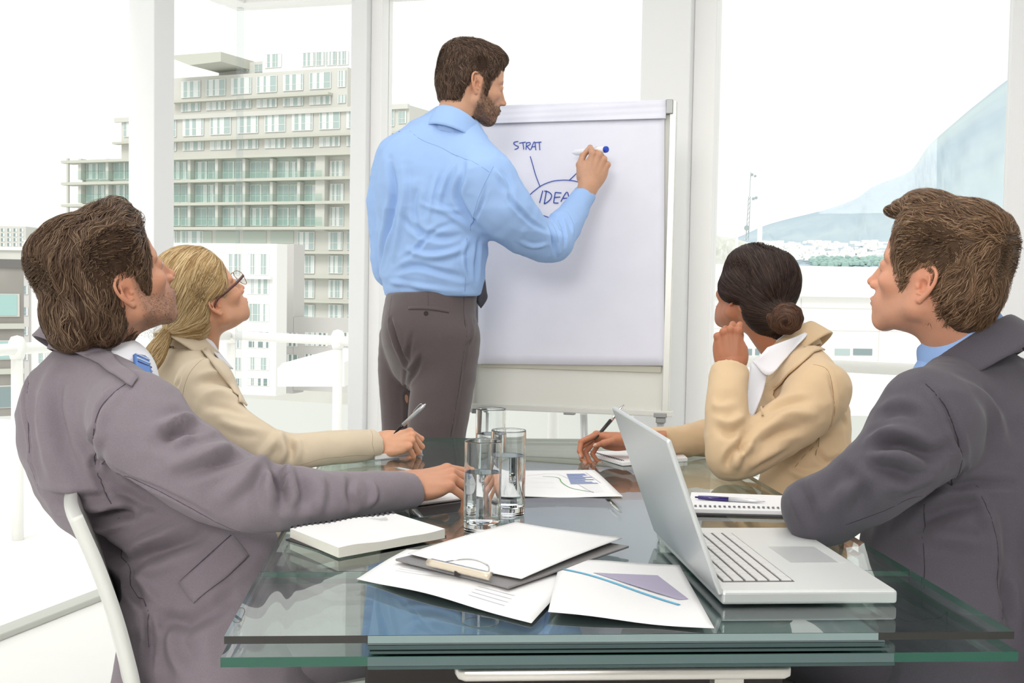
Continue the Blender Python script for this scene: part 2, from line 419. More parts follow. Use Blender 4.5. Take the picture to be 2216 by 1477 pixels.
# ------------------------------------------------------------------ head (centimetres in its own frame, then placed)
def head_field(o=None, h=.22):
    o = o or {}; fem = o.get('fem', 0)
    f = Field((-13, -9.6, -20), (13.2, 9.6, 15), h); f.v[:] = 6
    def E(c, r, R=None, k=1., sub=False): f.ell(c, r, R, k, sub)
    E((-.8, 0, 4.2), (9.3, 7.5, 8.6), k=.1)
    E((3.2, 0, 4.6), (5.9, 6.1, 6.3), k=2)
    E((-4, 0, .6), (5.8, 6.2, 6.4), k=2)
    E((3.2, 0, -2.0), (5.4-.2*fem, 5.7-.3*fem, 7.0), k=2)
    jw = 5.35-.5*fem
    for s in (-1, 1):
        f.cone((.5, s*jw, -4.3), (7.0, s*1.5, -8.3+.4*fem), 1.45, 1.45, 2.2)
        f.cone((.2, s*5.6, .5), (.5, s*jw, -4.3), 1.3, 1.4, 2.0)
        E((5.9, s*4.1, -1.2), (2.2, 1.8, 1.5), k=1.8)
        f.cone((8.75, s*1.1, 3.0), (7.2, s*4.7, 2.8), .75-.15*fem, .6, 1.2)
    E((7.5, 0, -8.3+.4*fem), (1.7, 2.1-.3*fem, 1.6), k=1.2)
    E((3.2, 0, -6.0), (4.6, 4.4, 2.7), k=1.5)
    E((7.4, 0, -5.2), (2.6, 3.2, 3.2), k=1.5)
    for s in (-1, 1):
        E((9.9, s*3.15, 1.3), (2.3, 1.9, 1.25), k=.9, sub=True)
        E((7.65, s*3.2, 1.15), (1.38, 1.38, 1.38), k=.25)
        E((9.1, s*3.3, 1.0), (.75, 1.15, .22), k=.2, sub=True)
    nl = o.get('nose', 11.2)
    E((7.9, 0, -1.4), (1.9, 2.3, 3.2), k=1.2)
    f.cone((8.5, 0, 3.0), (nl-.55, 0, -1.6), .75, .85, 1.1)
    E((9.0, 0, -2.0), (1.6, 1.0, 1.3), k=.7)
    E((nl, 0, -2.25), (.85, .95, .8), k=.5)
    for s in (-1, 1):
        E((nl-1.15, s*1.15, -2.7), (.95, .6, .7), k=.45)
        E((nl-.6, s*.6, -3.35), (.5, .32, .4), k=.15, sub=True)
    E((9.75, 0, -5.02), (.72, 1.9, .5), k=.45)
    E((9.6, 0, -5.85), (.75, 1.6, .5), k=.4)
    E((10.6, 0, -5.43), (1.0, 2.0, .05), k=.15, sub=True)
    E((10.1, 0, -7.1), (.9, 1.8, .5), k=.7, sub=True)
    ne = o.get('neck', (-4.2, 0, -18)); nr = 5.9-1.1*fem
    f.cone((-1.7, 0, -3), ne, nr-.4, nr, 2.2)
    for s in (-1, 1):
        f.cone((-3.5, s*5.2, -2), (np.array(ne)*.8+np.array([3.5, s*1.2, -2])), 1.3, 1.1, 1.6)  # neck cord
    
    # ears
    for s in (-1, 1):
        e0 = np.array([-.9, 0, .0]); sc = o.get('ear', 1.)
        def ep(x, z, out=0): return e0+np.array([(x-.12*z*-1*-1)*sc, s*(7.0+out+(-x*.36+.25)*sc), z*sc])
        f.cone(ep(-.3, 1.3, -.35), ep(-.2, -1.3, -.35), 1.1*sc, .95*sc, .5, flat=((.34, s*1.0, 0), .35))
        hel = [(.75, -.3, -.2), (1.1, .9, -.05), (1.0, 2.2, .0), (.2, 3.0, .05), (-1.0, 2.9, .1), (-1.9, 2.0, .15), (-2.05, .6, .1), (-1.7, -.8, .05), (-1.1, -1.9, 0), (-.4, -2.8, -.05)]
        f.tube([ep(*q) for q in hel], [.28*sc]*3+[.34*sc]*5+[.36*sc, .45*sc], k=.22, n=2)
        f.cone(ep(-.3, -2.7, -.1), ep(.35, -2.75, -.25), .55*sc, .5*sc, .4, flat=((.34, s*1.0, 0), .55))
        f.tube([ep(-.1, 2.0, .1), ep(-1.0, 1.1, .25), ep(-1.15, -.3, .25), ep(-.6, -1.5, .15), ep(.3, -1.7, .1)], [.25*sc]*5, k=.3, n=2)
        E(ep(-.05, -.35, .35), (.85*sc, 1.0*sc, 1.15*sc), k=.2, sub=True)
        E(ep(-.25, 2.1, .5), (.65*sc, .65*sc, .5*sc), k=.2, sub=True)
        E(ep(.75, -.65, .05), (.4*sc, .45*sc, .5*sc), k=.25)
    return f
def head_mesh(o, h=.22):
    f = head_field(o, h); V, F = f.mesh(); V = smooth_mesh(V, F, 1, .4)
    skin = np.array(o['skin']); C = np.tile(skin, (len(V), 1))
    def blend(m, c): C[:] = C*(1-m[:, None])+np.array(c)*m[:, None]
    x, y, z = V.T
    n1 = vnoise(V, .5, 3, 3); C *= (1+.06*n1)[:, None]
    red = skin*np.array([1.08, .8, .76])
    for c, r, a in (((11, 0, -2.4), 1.6, .45), ((7.5, 5, -2), 2.6, .3), ((7.5, -5, -2), 2.6, .3), ((-1.3, 8.2, .4), 3.2, .5), ((-1.3, -8.2, .4), 3.2, .5)):
        blend(a*np.exp(-(((V-np.array(c))**2).sum(1))/r**2), red)
    lip = skin*np.array(o.get('lip', [.86, .55, .52]))
    blend(.8*np.clip(1.6-1.6*np.sqrt(((x-9.9)/1.2)**2+(y/2.1)**2+((z+5.45)/1.05)**2), 0, 1), lip)
    if o.get('beard', 0):
        # beard region: jaw, chin, moustache, sideburn
        jawline = np.clip((-z-1.2-.45*np.clip(x-2.5, 0, 6))/1.5+np.clip((x-7.5)/2, 0, 1)*.9, 0, 1)*np.clip((x+.4)/1.2, 0, 1)*np.clip((z+11.2+.15*x)/1.5, 0, 1)
        mous = np.exp(-((z+4.0)/.65)**2)*np.exp(-(y/2.8)**2)*np.clip((x-8.2), 0, 1)
        side = np.clip((x-.3)/.5, 0, 1)*np.clip((2.6-x)/.8, 0, 1)*np.clip((z+6)/2, 0, 1)*np.clip((3-z)/1, 0, 1)
        lipmask = np.clip(1.5-1.5*np.sqrt(((x-9.9)/1.2)**2+(y/2.0)**2+((z+5.45)/1.1)**2), 0, 1)
        m = np.clip(np.maximum(np.maximum(jawline, mous), side), 0, 1)*(1-lipmask)
        m = m*(.75+.35*vnoise(V, 2.5, 9, 2)); blend(np.clip(m, 0, 1)*o['beard'], o.get('beardcol', (.1, .06, .045)))
        o['beardmask'] = m
    for s in (-1, 1):   # brows
        bx = np.abs(y*s-3.0); m = np.exp(-((z-2.95+.07*(y*s-3)**2)/.42)**2)*np.clip((2.3-bx)/.6, 0, 1)*np.clip((x-6)/1, 0, 1)
        blend(np.clip(m*.9, 0, 1), o.get('brow', (.08, .05, .035)))
        m = np.exp(-((V-np.array([8.8, s*3.25, 1.05]))**2/np.array([1.2, 1.3, .3])**2).sum(1)); blend(.6*m, (.09, .05, .04))
    # folds round the eye and cheek are in the shape; neck creases
    return f, V, F, C
def place(V, fr): return fr['O']+ (V*.01*fr['s'])@fr['R'].T
def unplace(Q, fr): return ((np.asarray(Q)-fr['O'])@fr['R'])/(.01*fr['s'])
# ------------------------------------------------------------------ strands
def strands(f, seeds, dirf, length, off, width, seg=8, lift=0., curl=.0, seed=1, clump=.3, tip=.15, gravity=0., keep=None, flat=.35):
    """ribbons of hair that run along the surface of field f, following dirf; returns V, F, per-vertex shade"""
    r = np.random.default_rng(seed); n = len(seeds); Q = f.project(seeds.copy(), 0.)
    L = length*(.65+.6*r.random(n)); O = off*(.2+r.random(n)); pts = []; nor = []
    jit = r.normal(size=(n, 3))*clump
    prev = None
    for i in range(seg+1):
        t = i/seg; N = f.grad(Q, 1.2*f.h)
        pts.append(Q+N*(O*(math.sin(math.pi*min(1, t*1.1+.08))**.5)+lift*t*t*(.5+r.random(n)*0+.5*np.abs(jit[:, 0])))[:, None]); nor.append(N)
        d = dirf(Q)+jit; 
        if prev is not None: d = .55*d/np.linalg.norm(d, axis=1, keepdims=True)+.45*prev
        if curl: d = d+curl*np.stack([vnoise(Q, .8, 11+a, 1) for a in range(3)], 1)
        d = d-N*(d*N).sum(1)[:, None]; d /= np.maximum(np.linalg.norm(d, axis=1, keepdims=True), 1e-9); prev = d
        Q = Q+d*(L/seg)[:, None]; Q = f.project(Q, 0., 1)
    pts = np.stack(pts, 1); nor = np.stack(nor, 1)
    T = np.gradient(pts, axis=1); T /= np.maximum(np.linalg.norm(T, axis=2, keepdims=True), 1e-9)
    S = np.cross(T, nor); S /= np.maximum(np.linalg.norm(S, axis=2, keepdims=True), 1e-9)
    w = width*(.5+.9*r.random(n))[:, None]*np.clip(np.minimum(1, (np.linspace(0, 1, seg+1)*5+.25))*(1-(1-tip)*np.linspace(0, 1, seg+1)**2.5), .05, 1)[None]
    a = pts-S*w[..., None]; b = pts+S*w[..., None]; c = pts+nor*(w*flat*2)[..., None]
    V = np.stack([a, b, c], 2).reshape(-1, 3); m = seg+1
    base = (np.arange(n)*m*3)[:, None, None]+(np.arange(seg)*3)[None, :, None]
    F = []
    for (i, j) in ((0, 2), (2, 1)):
        F.append(np.concatenate([base+i, base+j, base+3+j, base+3+i], 2).reshape(-1, 4))
    F = np.concatenate(F); shade = np.repeat(r.random(n), m*3)
    return V, F, shade
def hair_colors(shade, cols):
    c = np.asarray(cols, float); t = shade*(len(c)-1)*.999; i = t.astype(int); f = (t-i)[:, None]
    return c[i]*(1-f)+c[np.minimum(i+1, len(c)-1)]*f
# ------------------------------------------------------------------ hand (centimetres; origin at the wrist, X to the fingers, Y to the thumb, Z out of the back)
FB = [(8.9, 2.75, .1), (9.3, .85, .3), (8.9, -1.05, .2), (8.0, -2.85, -.15)]
FL = [(4.5, 2.6, 2.0), (5.0, 3.0, 2.1), (4.6, 2.8, 2.1), (3.6, 2.1, 1.8)]
FR = [.95, .97, .92, .8]
def hand_mesh(skin, flex, spread=(6, 1, -3, -8), thumb=((1.8, 2.3, -.9), (4.8, 4.3, -2.0), (7.4, 5.3, -2.8), (9.5, 5.6, -3.2)), side=1, h=.14, slim=1., wrist=-7., nail=None, bend=(0, 0)):
    """flex: per finger (knuckle, middle, end) bend in degrees; side=-1 mirrors to a left hand"""
    tips = []; chains = []
    for (b, l, r, fx, sp) in zip(FB, FL, FR, flex, spread):
        p = [np.array(b, float)*[1, slim, 1]]; a = 0
        for L_, q in zip(l, fx):
            a += q; ar, sr = math.radians(a), math.radians(sp)
            d = np.array([math.cos(ar)*math.cos(sr), math.sin(sr)*max(0., math.cos(ar)), -math.sin(ar)]); d /= np.linalg.norm(d)
            p.append(p[-1]+d*(L_ if len(p) < 3 else L_-r*.6))
        chains.append(p); dd = nrm(p[-1]-p[-2]); up = np.array([math.sin(ar), 0, math.cos(ar)]); tips.append((p[-1]-dd*.1, dd, up, r))
    th = [np.array(q, float) for q in thumb]
    allp = np.vstack([np.vstack(chains[i]) for i in range(4)]+[np.vstack(th)])
    lo = np.minimum(allp.min(0)-2.2, (wrist-1, -5, -3.8)); hi = np.maximum(allp.max(0)+2.2, (10, 5, 3.2))
    f = Field(lo, hi, h); f.v[:] = 3
    wx, wz = bend
    f.cone((wrist, 0, 0), (0, 0, -.2), 2.95*slim, 2.65*slim, .1, flat=((0, 0, 1), .78))
    f.cone((0, 0, -.2), (3.2, .1, -.4), 2.6*slim, 2.7*slim, 1.5, flat=((0, 0, 1), .62))
    f.ell((5.0, -.1, -.55), (4.6, 4.0*slim, 1.35), k=1.)
    f.ell((3.5, 2.3, -1.3), (3.2, 1.7, 1.5), k=1.2); f.ell((3.6, -2.5, -1.1), (3.8, 1.3, 1.3), k=1.)
    for p, r in zip(chains, FR):
        b = p[0]; f.cone((1.0, b[1]*.42, .0), b, .9*slim, r*slim*1.02, .7)
        f.ell(b+np.array([0, 0, .3]), (.85, .7, .62), k=.5)
    for p, r in zip(chains, FR):
        r = r*slim
        f.cone(p[0], p[1], r*.98, r*.88, .35); f.ell(p[1], (r*.93,)*3, k=.2)
        f.cone(p[1], p[2], r*.86, r*.78, .15); f.ell(p[2], (r*.8,)*3, k=.15)
        f.cone(p[2], p[3], r*.77, r*.66, .12)
    f.cone(th[0], th[1], 1.55*slim, 1.12*slim, 1.2); f.ell(th[1], (1.14*slim,)*3, k=.3)
    f.cone(th[1], th[2], 1.02*slim, .95*slim, .4); f.ell(th[2], (1.02*slim,)*3, k=.2)
    f.cone(th[2], th[3], .92*slim, .72*slim, .2)
    V, F = f.mesh(); V = smooth_mesh(V, F, 1, .4)
    skin = np.array(skin); C = np.tile(skin, (len(V), 1)); C *= (1+.07*vnoise(V, .8, 5, 3))[:, None]
    red = skin*np.array([1.02, .76, .7])
    def bl(m, c): C[:] = C*(1-m[:, None])+np.array(c)*m[:, None]
    N = vnormals(V, F)
    for p in chains:
        for q in (p[0], p[1], p[2]): bl(.4*np.exp(-((V-q)**2).sum(1)/1.3), red)
        # skin creases over the joints
        for q, q0 in ((p[1], p[0]), (p[2], p[1])):
            ax = nrm(q-q0)
            for e in (-.22, 0, .22):
                m = np.exp(-(((V-q)@ax-e)/.09)**2)*np.exp(-((V-q)**2).sum(1)/1.2); V = V-N*(.035*m)[:, None]
    for (t, d, u, r) in tips+[(th[3], nrm(th[3]-th[2]), nrm(np.cross(nrm(th[3]-th[2]), np.cross((.2, .75, .65), nrm(th[3]-th[2])))), 1.0)]:
        t = t+d*.1
        q = V-t; a = q@d; w = q@np.cross(u, d); uu = q@u
        m = np.clip(1.35-np.maximum(np.abs(a)/(.62*r+.05), np.abs(w)/(.5*r+.08))**3, 0, 1)*(uu > .12*r)
        bl(.85*m, nail if nail is not None else skin*np.array([1.12, 1.08, 1.1])+.06)
        V = V+N*(.03*m)[:, None]; C *= 1
    if side < 0:
        V = V*np.array([1, -1, 1]); F = F[:, ::-1]
        chains = [[q*np.array([1, -1, 1]) for q in p] for p in chains]; th = [q*np.array([1, -1, 1]) for q in th]
    return V, F, C, chains, th
def hand_frame(wristpos, xdir, dorsal, s=1.):
    x = nrm(xdir); z = np.asarray(dorsal, float); z = nrm(z-x*(z@x)); y = np.cross(z, x)
    return dict(O=np.asarray(wristpos, float), R=np.stack([x, y, z], 1), s=s)
# ------------------------------------------------------------------ the room
C0 = np.array([-1.18, 5.17, 0]); UU = nrm((.954, -.30, 0)); VV = nrm((-.30, -.954, 0)); UP = np.array([0, 0, 1.])
RW = np.stack([UU, -VV, UP], 1)
m_white = mat('white_paint', s2l(248, 248, 248), .35)
m_post = mat('post_paint', s2l(238, 239, 241), .4)
m_ceil = mat('ceiling_paint', (.85, .85, .84), .7)
m_floor = mat('floor_white', (.86, .86, .85), .35, nscale=3, namt=.02)
m_terr = mat('terrace_white', (.9, .9, .88), .6, nscale=2, namt=.03)
m_track = mat('track_grey', s2l(190, 192, 186), .4)
def thin_glass(name, tint, ior=1.5, rough=0., grz=1.):
    if name in MAT: return MAT[name]
    m = bpy.data.materials.new(name); m.use_nodes = True; nt = m.node_tree; N, L = nt.nodes, nt.links
    N.remove(N['Principled BSDF']); out = N['Material Output']
    t = N.new('ShaderNodeBsdfTransparent'); t.inputs[0].default_value = (*tint, 1)
    g = N.new('ShaderNodeBsdfGlossy'); g.inputs['Roughness'].default_value = rough; g.inputs[0].default_value = (1, 1, 1, 1)
    lw = N.new('ShaderNodeLayerWeight'); pw = N.new('ShaderNodeMath'); pw.operation = 'POWER'; pw.inputs[1].default_value = 5.0
    fr = N.new('ShaderNodeMath'); fr.operation = 'MULTIPLY_ADD'; r0 = ((ior-1)/(ior+1))**2; fr.inputs[1].default_value = (1-r0)*grz; fr.inputs[2].default_value = r0
    L.new(lw.outputs['Facing'], pw.inputs[0]); L.new(pw.outputs[0], fr.inputs[0]); mx = N.new('ShaderNodeMixShader')
    L.new(fr.outputs[0], mx.inputs[0]); L.new(t.outputs[0], mx.inputs[1]); L.new(g.outputs[0], mx.inputs[2]); L.new(mx.outputs[0], out.inputs[0])
    MAT[name] = m; return m
m_pane = thin_glass('window_glass', (.99, .995, .99), 1.12, 0., .08)
def wbox(name, mats, t0, t1, z0, z1, d0, d1, wall='far', parent=None, bevel=.004):
    """box along the far glazing (t metres from the corner) or the left one; d = distance inwards"""
    A, B = (UU, VV) if wall == 'far' else (VV, UU)
    c = C0+A*(t0+t1)/2+B*(d0+d1)/2+UP*(z0+z1)/2
    R = np.stack([A, np.cross(UP, A), UP], 1)
    o = MB().box(c, (abs(t1-t0)/2, abs(d1-d0)/2, (z1-z0)/2), R).build(name, mats, parent, bevel=bevel); return o
def st(o): o['kind'] = 'structure'; return o
# floor slab (room footprint) and terrace
TR = 5.8; LR = 8.6
def quad_slab(name, pts, z0, z1, m):
    V = [(*p[:2], z0) for p in pts]+[(*p[:2], z1) for p in pts]
    return mesh_np(name, V, [(3, 2, 1, 0), (4, 5, 6, 7), (0, 1, 5, 4), (1, 2, 6, 5), (2, 3, 7, 6), (3, 0, 4, 7)], m, smooth=False)
ROOM = [C0, C0+VV*LR, C0+VV*LR+UU*TR, C0+UU*TR]
st(quad_slab('floor', ROOM, -.12, 0., m_floor))
st(quad_slab('ceiling', ROOM, 2.50, 2.62, m_ceil))
st(wbox('wall_right', m_ceil, 0, LR, 0, 2.5, TR, TR+.12, 'left'))
o = quad_slab('wall_back', [C0+VV*LR, C0+VV*(LR+.12), C0+VV*(LR+.12)+UU*TR, C0+VV*LR+UU*TR], 0, 2.5, m_ceil); st(o)
st(quad_slab('terrace_floor', [C0+VV*12-UU*4.2, C0+VV*12-UU*.0, C0-VV*.0, C0-VV*3.4-UU*4.2][::-1], -.14, -.02, m_terr))
st(quad_slab('terrace_floor_far', [C0, C0+UU*9, C0+UU*9-VV*2.3, C0-VV*3.4-UU*4.2][::-1], -.14, -.02, m_terr))
# glazing: far wall posts and panes
posts = [(.617, .13, .07), (1.87, .0, .0), (3.11, .12, .07)]
st(wbox('trim_1', m_post, .565, .635, 0, 2.32, -.02, .10)); st(wbox('trim_2', m_white, .635, .685, 0, 2.32, -.05, .06))
# wide column: flat face and the narrower, brighter member beside it
st(wbox('trim_3', m_post, 1.76, 1.945, 0, 2.5, -.06, .12)); st(wbox('trim_4', m_white, 1.945, 2.03, 0, 2.5, -.08, .05))
st(wbox('trim_5', m_post, 3.045, 3.14, 0, 2.32, -.04, .10)); st(wbox('trim_6', m_post, 4.3, 4.42, 0, 2.32, -.04, .1))
for i, (a, b) in enumerate(((.012, .565), (.685, 1.76), (2.03, 3.045), (3.14, 4.3), (4.42, TR))):
    st(wbox('window_%d' % (i+1), m_pane, a, b, .04, 2.32, -.012, -.004, bevel=0))
st(wbox('trim_7', m_white, -.05, TR, 2.30, 2.5, -.06, .06)); st(wbox('trim_8', m_white, 0, TR, 0, .05, -.03, .03))
# left wall
for i, (a, b) in enumerate(((.012, .60), (.77, 2.3), (2.42, 4.0), (4.1, 5.6), (5.7, LR))):
    st(wbox('window_%d' % (i+6), m_pane, a, b, .03, 2.32, -.012, -.004, 'left', bevel=0))
for i, (a, b) in enumerate(((.625, .755), (4.0, 4.1), (5.6, 5.7))):
    st(wbox('trim_%d' % (9+i), m_post, a, b, 0, 2.32, -.02, .09, 'left'))
st(wbox('trim_12', m_white, .061, LR, 2.30, 2.5, -.06, .06, 'left'))
st(wbox('trim_13', m_track, 0, LR, 0, .022, -.035, .035, 'left'))
st(wbox('trim_14', thin_glass('seal', (.9, .92, .92)), -.008, .012, .03, 2.3, -.012, .012, bevel=0))

# ------------------------------------------------------------------ outside: terrace railing
m_rail = mat('rail_white', s2l(245, 245, 243), .35)
RZ = .826
def railpt(px, py):
    return onz(px, py, RZ)
rl = empty('terrace_railing', tuple(P(500, 722, 7.0)*np.array([1, 1, 0]))); tag(rl, 'white tubular railing round the terrace outside the glass', 'railing')
c_ = railpt(500, 725); r_ = railpt(1960, 799); l_ = railpt(0, 757)
def rail_run(a, b, pxs):
    MB().tube([a, b], .026, 14).build('top_rail', m_rail, rl, True)
    for x in pxs:
        t = np.linspace(0, 1, 400); Q = a+(b-a)*t[:, None]; X = [proj(q)[0] for q in Q]; q = Q[int(np.argmin(np.abs(np.array(X)-x)))]
        MB().tube([q*[1, 1, 0]-UP*.03, q+UP*.03], .026, 12).build('post', m_rail, rl, True)
        MB().lathe([(.0, .075), (.025, .068), (.036, .045), (.036, .0), (.028, -.03)], q-UP*.015, 16).build('post_cap', m_rail, rl, True)
ra = c_+(l_-c_)*1.9; rb = c_+(r_-c_)*1.25
rail_run(c_, ra, (38, 500, -400)); rail_run(c_, rb, (731, 960, 1200, 1440, 1660, 2050))

# ------------------------------------------------------------------ outside: buildings
m_b1 = mat('render_pale', (.62, .62, .585), .8, nscale=.15, namt=.04)  # distance haze is put into the pale building and pane colours
m_b1s = mat('render_slab', (.55, .56, .50), .8)
m_b2 = mat('render_white', (.86, .86, .84), .8)
m_b3 = mat('render_grey', (.56, .55, .54), .8)
m_bo = mat('render_taupe', (.30, .285, .265), .8, nscale=.4, namt=.15)
m_bod = mat('render_taupe_dark', (.17, .165, .16), .8)
m_wp = mat('window_pane', (.42, .52, .51), .25)
m_wd = mat('window_pane_dark', (.24, .31, .32), .2)
m_cur = mat('curtain', (.72, .76, .76), .9)
m_rec = mat('balcony_recess', (.50, .56, .51), .9)
class Face:
    """vertical building face: pixel (px, py) -> a point on it; the face runs nearer or farther linearly across the picture"""
    def __init__(s, px0, D0, k):
        s.a = P(px0, 600, D0); q = P(px0+300, 600, D0/(1+k*300)); d = q-s.a; d[2] = 0; s.u = nrm(d); s.n = np.array([s.u[1], -s.u[0], 0.])
        if s.n[1] > 0: s.n = -s.n
        s.R = np.stack([s.u, -s.n, UP], 1)
    def pt(s, px, py):
        d = ray(px, py); t = ((s.a-CAM)@s.n)/(d@s.n); return CAM+t*d
    def uz(s, px, py):
        q = s.pt(px, py); return (q-s.a)@s.u, q[2]
    def box(s, mb, x0, y0, x1, y1, out=0., depth=.3, mi=0):
        """pixel rectangle; front face 'out' metres proud of the wall"""
        xm, ym = (x0+x1)/2, (y0+y1)/2
        u0, _ = s.uz(x0, ym); u1, _ = s.uz(x1, ym); _, z0 = s.uz(xm, y1); _, z1 = s.uz(xm, y0)
        c = s.a+s.u*(u0+u1)/2; c[2] = (z0+z1)/2; c = c+s.n*(out-depth/2)
        mb.box(c, (abs(u1-u0)/2, depth/2, abs(z1-z0)/2), s.R, mi); return mb
_wm = {}
def win_mesh(kind, nmul, dark, seed):
    """unit window (x -.5...5, z -.5...5, y depth) with frame, mullions, panes, curtains"""
    key = (kind, nmul, dark, seed % 4)
    if key in _wm: return _wm[key]
    r = random.Random(seed % 4+nmul*10); mb = MB()
    mb.box((0, .05, 0), (.5, .05, .5), None, 1)
    for i in range(nmul):
        x0, x1 = -.5+i/nmul, -.5+(i+1)/nmul
        if r.random() < .8:
            w = (x1-x0)*r.uniform(.25, .8); mb.box(((x0+w/2+.01) if r.random() < .5 else (x1-w/2-.01), -.004, 0), (w/2, .006, .49), None, 2)
        mb.box((x0, -.02, 0), (.012, .03, .5), None, 0)
    mb.box((.5, -.02, 0), (.012, .03, .5), None, 0); mb.box((0, -.02, .5), (.5, .03, .012), None, 0); mb.box((0, -.02, -.5), (.5, .03, .012), None, 0)
    if kind: mb.box((0, -.02, -.12), (.5, .02, .01), None, 0)
    o = mb.build('window', [m_b2, m_wd if dark else m_wp, m_cur]); me = o.data; bpy.data.objects.remove(o); _wm[key] = me; return me
def window(fc, parent, x0, y0, x1, y1, out=.02, nmul=3, kind=1, dark=False, seed=0):
    xm, ym = (x0+x1)/2, (y0+y1)/2
    u0, _ = fc.uz(x0, ym); u1, _ = fc.uz(x1, ym); _, z0 = fc.uz(xm, y1); _, z1 = fc.uz(xm, y0)
    c = fc.a+fc.u*(u0+u1)/2; c[2] = (z0+z1)/2; c = c+fc.n*out
    o = link('window', win_mesh(kind, nmul, dark, seed), parent)
    o.matrix_basis = Matrix.Translation(Vector(c)-Vector(parent.location)) @ Matrix(((*fc.R[0], 0), (*fc.R[1], 0), (*fc.R[2], 0), (0, 0, 0, 1))) @ Matrix.Diagonal((abs(u1-u0), .8, abs(z1-z0), 1))
    return o
def part(fc, name, m, parent, *a, **k):
    mb = MB(); fc.box(mb, *a, **k); return mb.build(name, m, parent)
# --- stepped hotel
FH = Face(560, 150, 1.85e-4)
hb = empty('stepped_apartment_block', tuple(FH.pt(560, 830))); tag(hb, 'tall pale stepped apartment block with green-tinted balconies behind the left glazing', 'building')
part(FH, 'lower_storeys', m_b1, hb, 178, 336, 868, 860, out=0, depth=16)
part(FH, 'middle_storeys', m_b1, hb, 240, 238, 868, 338, out=-2, depth=12)
part(FH, 'upper_storeys', m_b1, hb, 330, 146, 714, 240, out=-4, depth=9)
part(FH, 'penthouse', m_b2, hb, 512, 66, 714, 148, out=-5.5, depth=7)
part(FH, 'penthouse_side', m_b1, hb, 410, 118, 512, 148, out=-6, depth=6)
cn = MB(); a0, a1, a2 = FH.pt(358, 121), FH.pt(478, 112), FH.pt(410, 141)
V = [a0, a1, a1-UP*1.2, a2]; V2 = [np.array(q)-FH.n*7 for q in V]
cn.add(V+V2, [(0, 3, 2, 1), (4, 5, 6, 7), (0, 1, 5, 4), (1, 2, 6, 5), (2, 3, 7, 6), (3, 0, 4, 7)]).build('canopy_roof', m_b1s, hb)
k = 0
for (x0, x1) in ((410, 430), (434, 452), (458, 475), (490, 508)): window(FH, hb, x0, 122, x1, 138, out=-5.9, nmul=2, seed=k); k += 1
for (x0, x1) in ((518, 554), (600, 628), (630, 650), (654, 676), (678, 703)): window(FH, hb, x0, 100-.03*(x0-520)*1.4, x1, 130-.03*(x0-520)*1.4, out=-5.4, nmul=3, seed=k); k += 1
for (x0, x1) in ((350, 391), (405, 446), (460, 503), (516, 559), (574, 617), (632, 678), (694, 711)):
    dy = -.07*(x0-350)
    window(FH, hb, x0, 165+dy, x1, 201+dy, out=-3.9, nmul=3, seed=k); k += 1
    window(FH, hb, x0, 214+dy*.8, x1, 232+dy*.8, out=-3.9, nmul=4, kind=0, seed=k); k += 1
part(FH, 'balcony_slab', m_b1s, hb, 335, 201, 682, 206, out=-2.9, depth=1.2)
part(FH, 'parapet', m_b1, hb, 228, 236, 868, 246, out=-1.6, depth=.4)
for i in range(11):
    x0 = 318+59.5*i; dy = -.05*(x0-375)
    if x0 > 830: break
    window(FH, hb, x0-2, 250+dy, x0+42, 290+dy, out=-1.9, nmul=3, seed=k); k += 1
    window(FH, hb, x0-2, 301+dy*.6, x0+42, 322+dy*.6, out=-1.9, nmul=4, kind=0, seed=k); k += 1
window(FH, hb, 246, 255, 262, 292, out=-1.9, nmul=1, seed=3)
part(FH, 'balcony_slab', m_b1s, hb, 232, 293, 868, 297.5, out=-.9, depth=1.2)
for row, y in enumerate((343, 393, 443, 496)):
    part(FH, 'balcony_slab', m_b1s, hb, 152, y-4, 868, y+2, out=1.7, depth=2.2)
    if row < 3:
        part(FH, 'balcony_recess', m_rec, hb, 180, y+3, 690, y+46, out=.05, depth=.3)
        for i in range(9):
            x0 = 186+59*i
            window(FH, hb, x0+3, y+7, x0+27, y+45, out=.1, nmul=2, seed=k+i); window(FH, hb, x0+30, y+7, x0+52, y+45, out=.1, nmul=2, seed=k+i+1)
            part(FH, 'pillar', m_b1, hb, x0-5, y+2, x0+1, y+47, out=1.0, depth=1.0)
            part(FH, 'balustrade', thin_glass('balustrade_glass', (.88, .94, .92), 1.3, 0., .3), hb, x0+1, y+28, x0+54, y+46, out=1.6, depth=.05)
        for (x0, x1) in ((716, 744), (776, 800)): window(FH, hb, x0, y+5, x1, y+46, out=.1, nmul=3, seed=k)
        k += 3
part(FH, 'side_pier', m_b1, hb, 692, 338, 712, 500, out=1.0, depth=1.0)
for y in (548, 601, 654):
    part(FH, 'balcony_slab', m_b1s, hb, 638, y-3, 868, y+2, out=1.3, depth=1.6)
for y in (500, 551, 604, 657):
    for (x0, x1) in ((350, 384), (392, 440)) if y == 500 else (): window(FH, hb, x0, y, x1, y+26, out=.1, nmul=4, seed=k)
    for (x0, x1) in ((645, 681), (712, 742), (752, 768), (780, 810)): window(FH, hb, x0, y+2, x1, y+40, out=.1, nmul=3 if x1-x0 > 20 else 1, seed=k+x0); 
    k += 1
for i in range(5):
    part(FH, 'balcony_recess', m_rec, hb, 350+59*i, 500, 400+59*i, 526, out=.08, depth=.3)
for y in (345, 393, 443):   # slender posts at the left corner of the balconies
    part(FH, 'corner_post', m_b1s, hb, 163, y, 167, y+48, out=1.6, depth=.25)
part(FH, 'fin', m_b1s, hb, 763, 112, 779, 118, out=-1, depth=1); part(FH, 'fin', m_b1s, hb, 763, 174, 779, 181, out=-1, depth=1)
window(FH, hb, 845, 236, 862, 262, out=-1.9, nmul=2, seed=2)
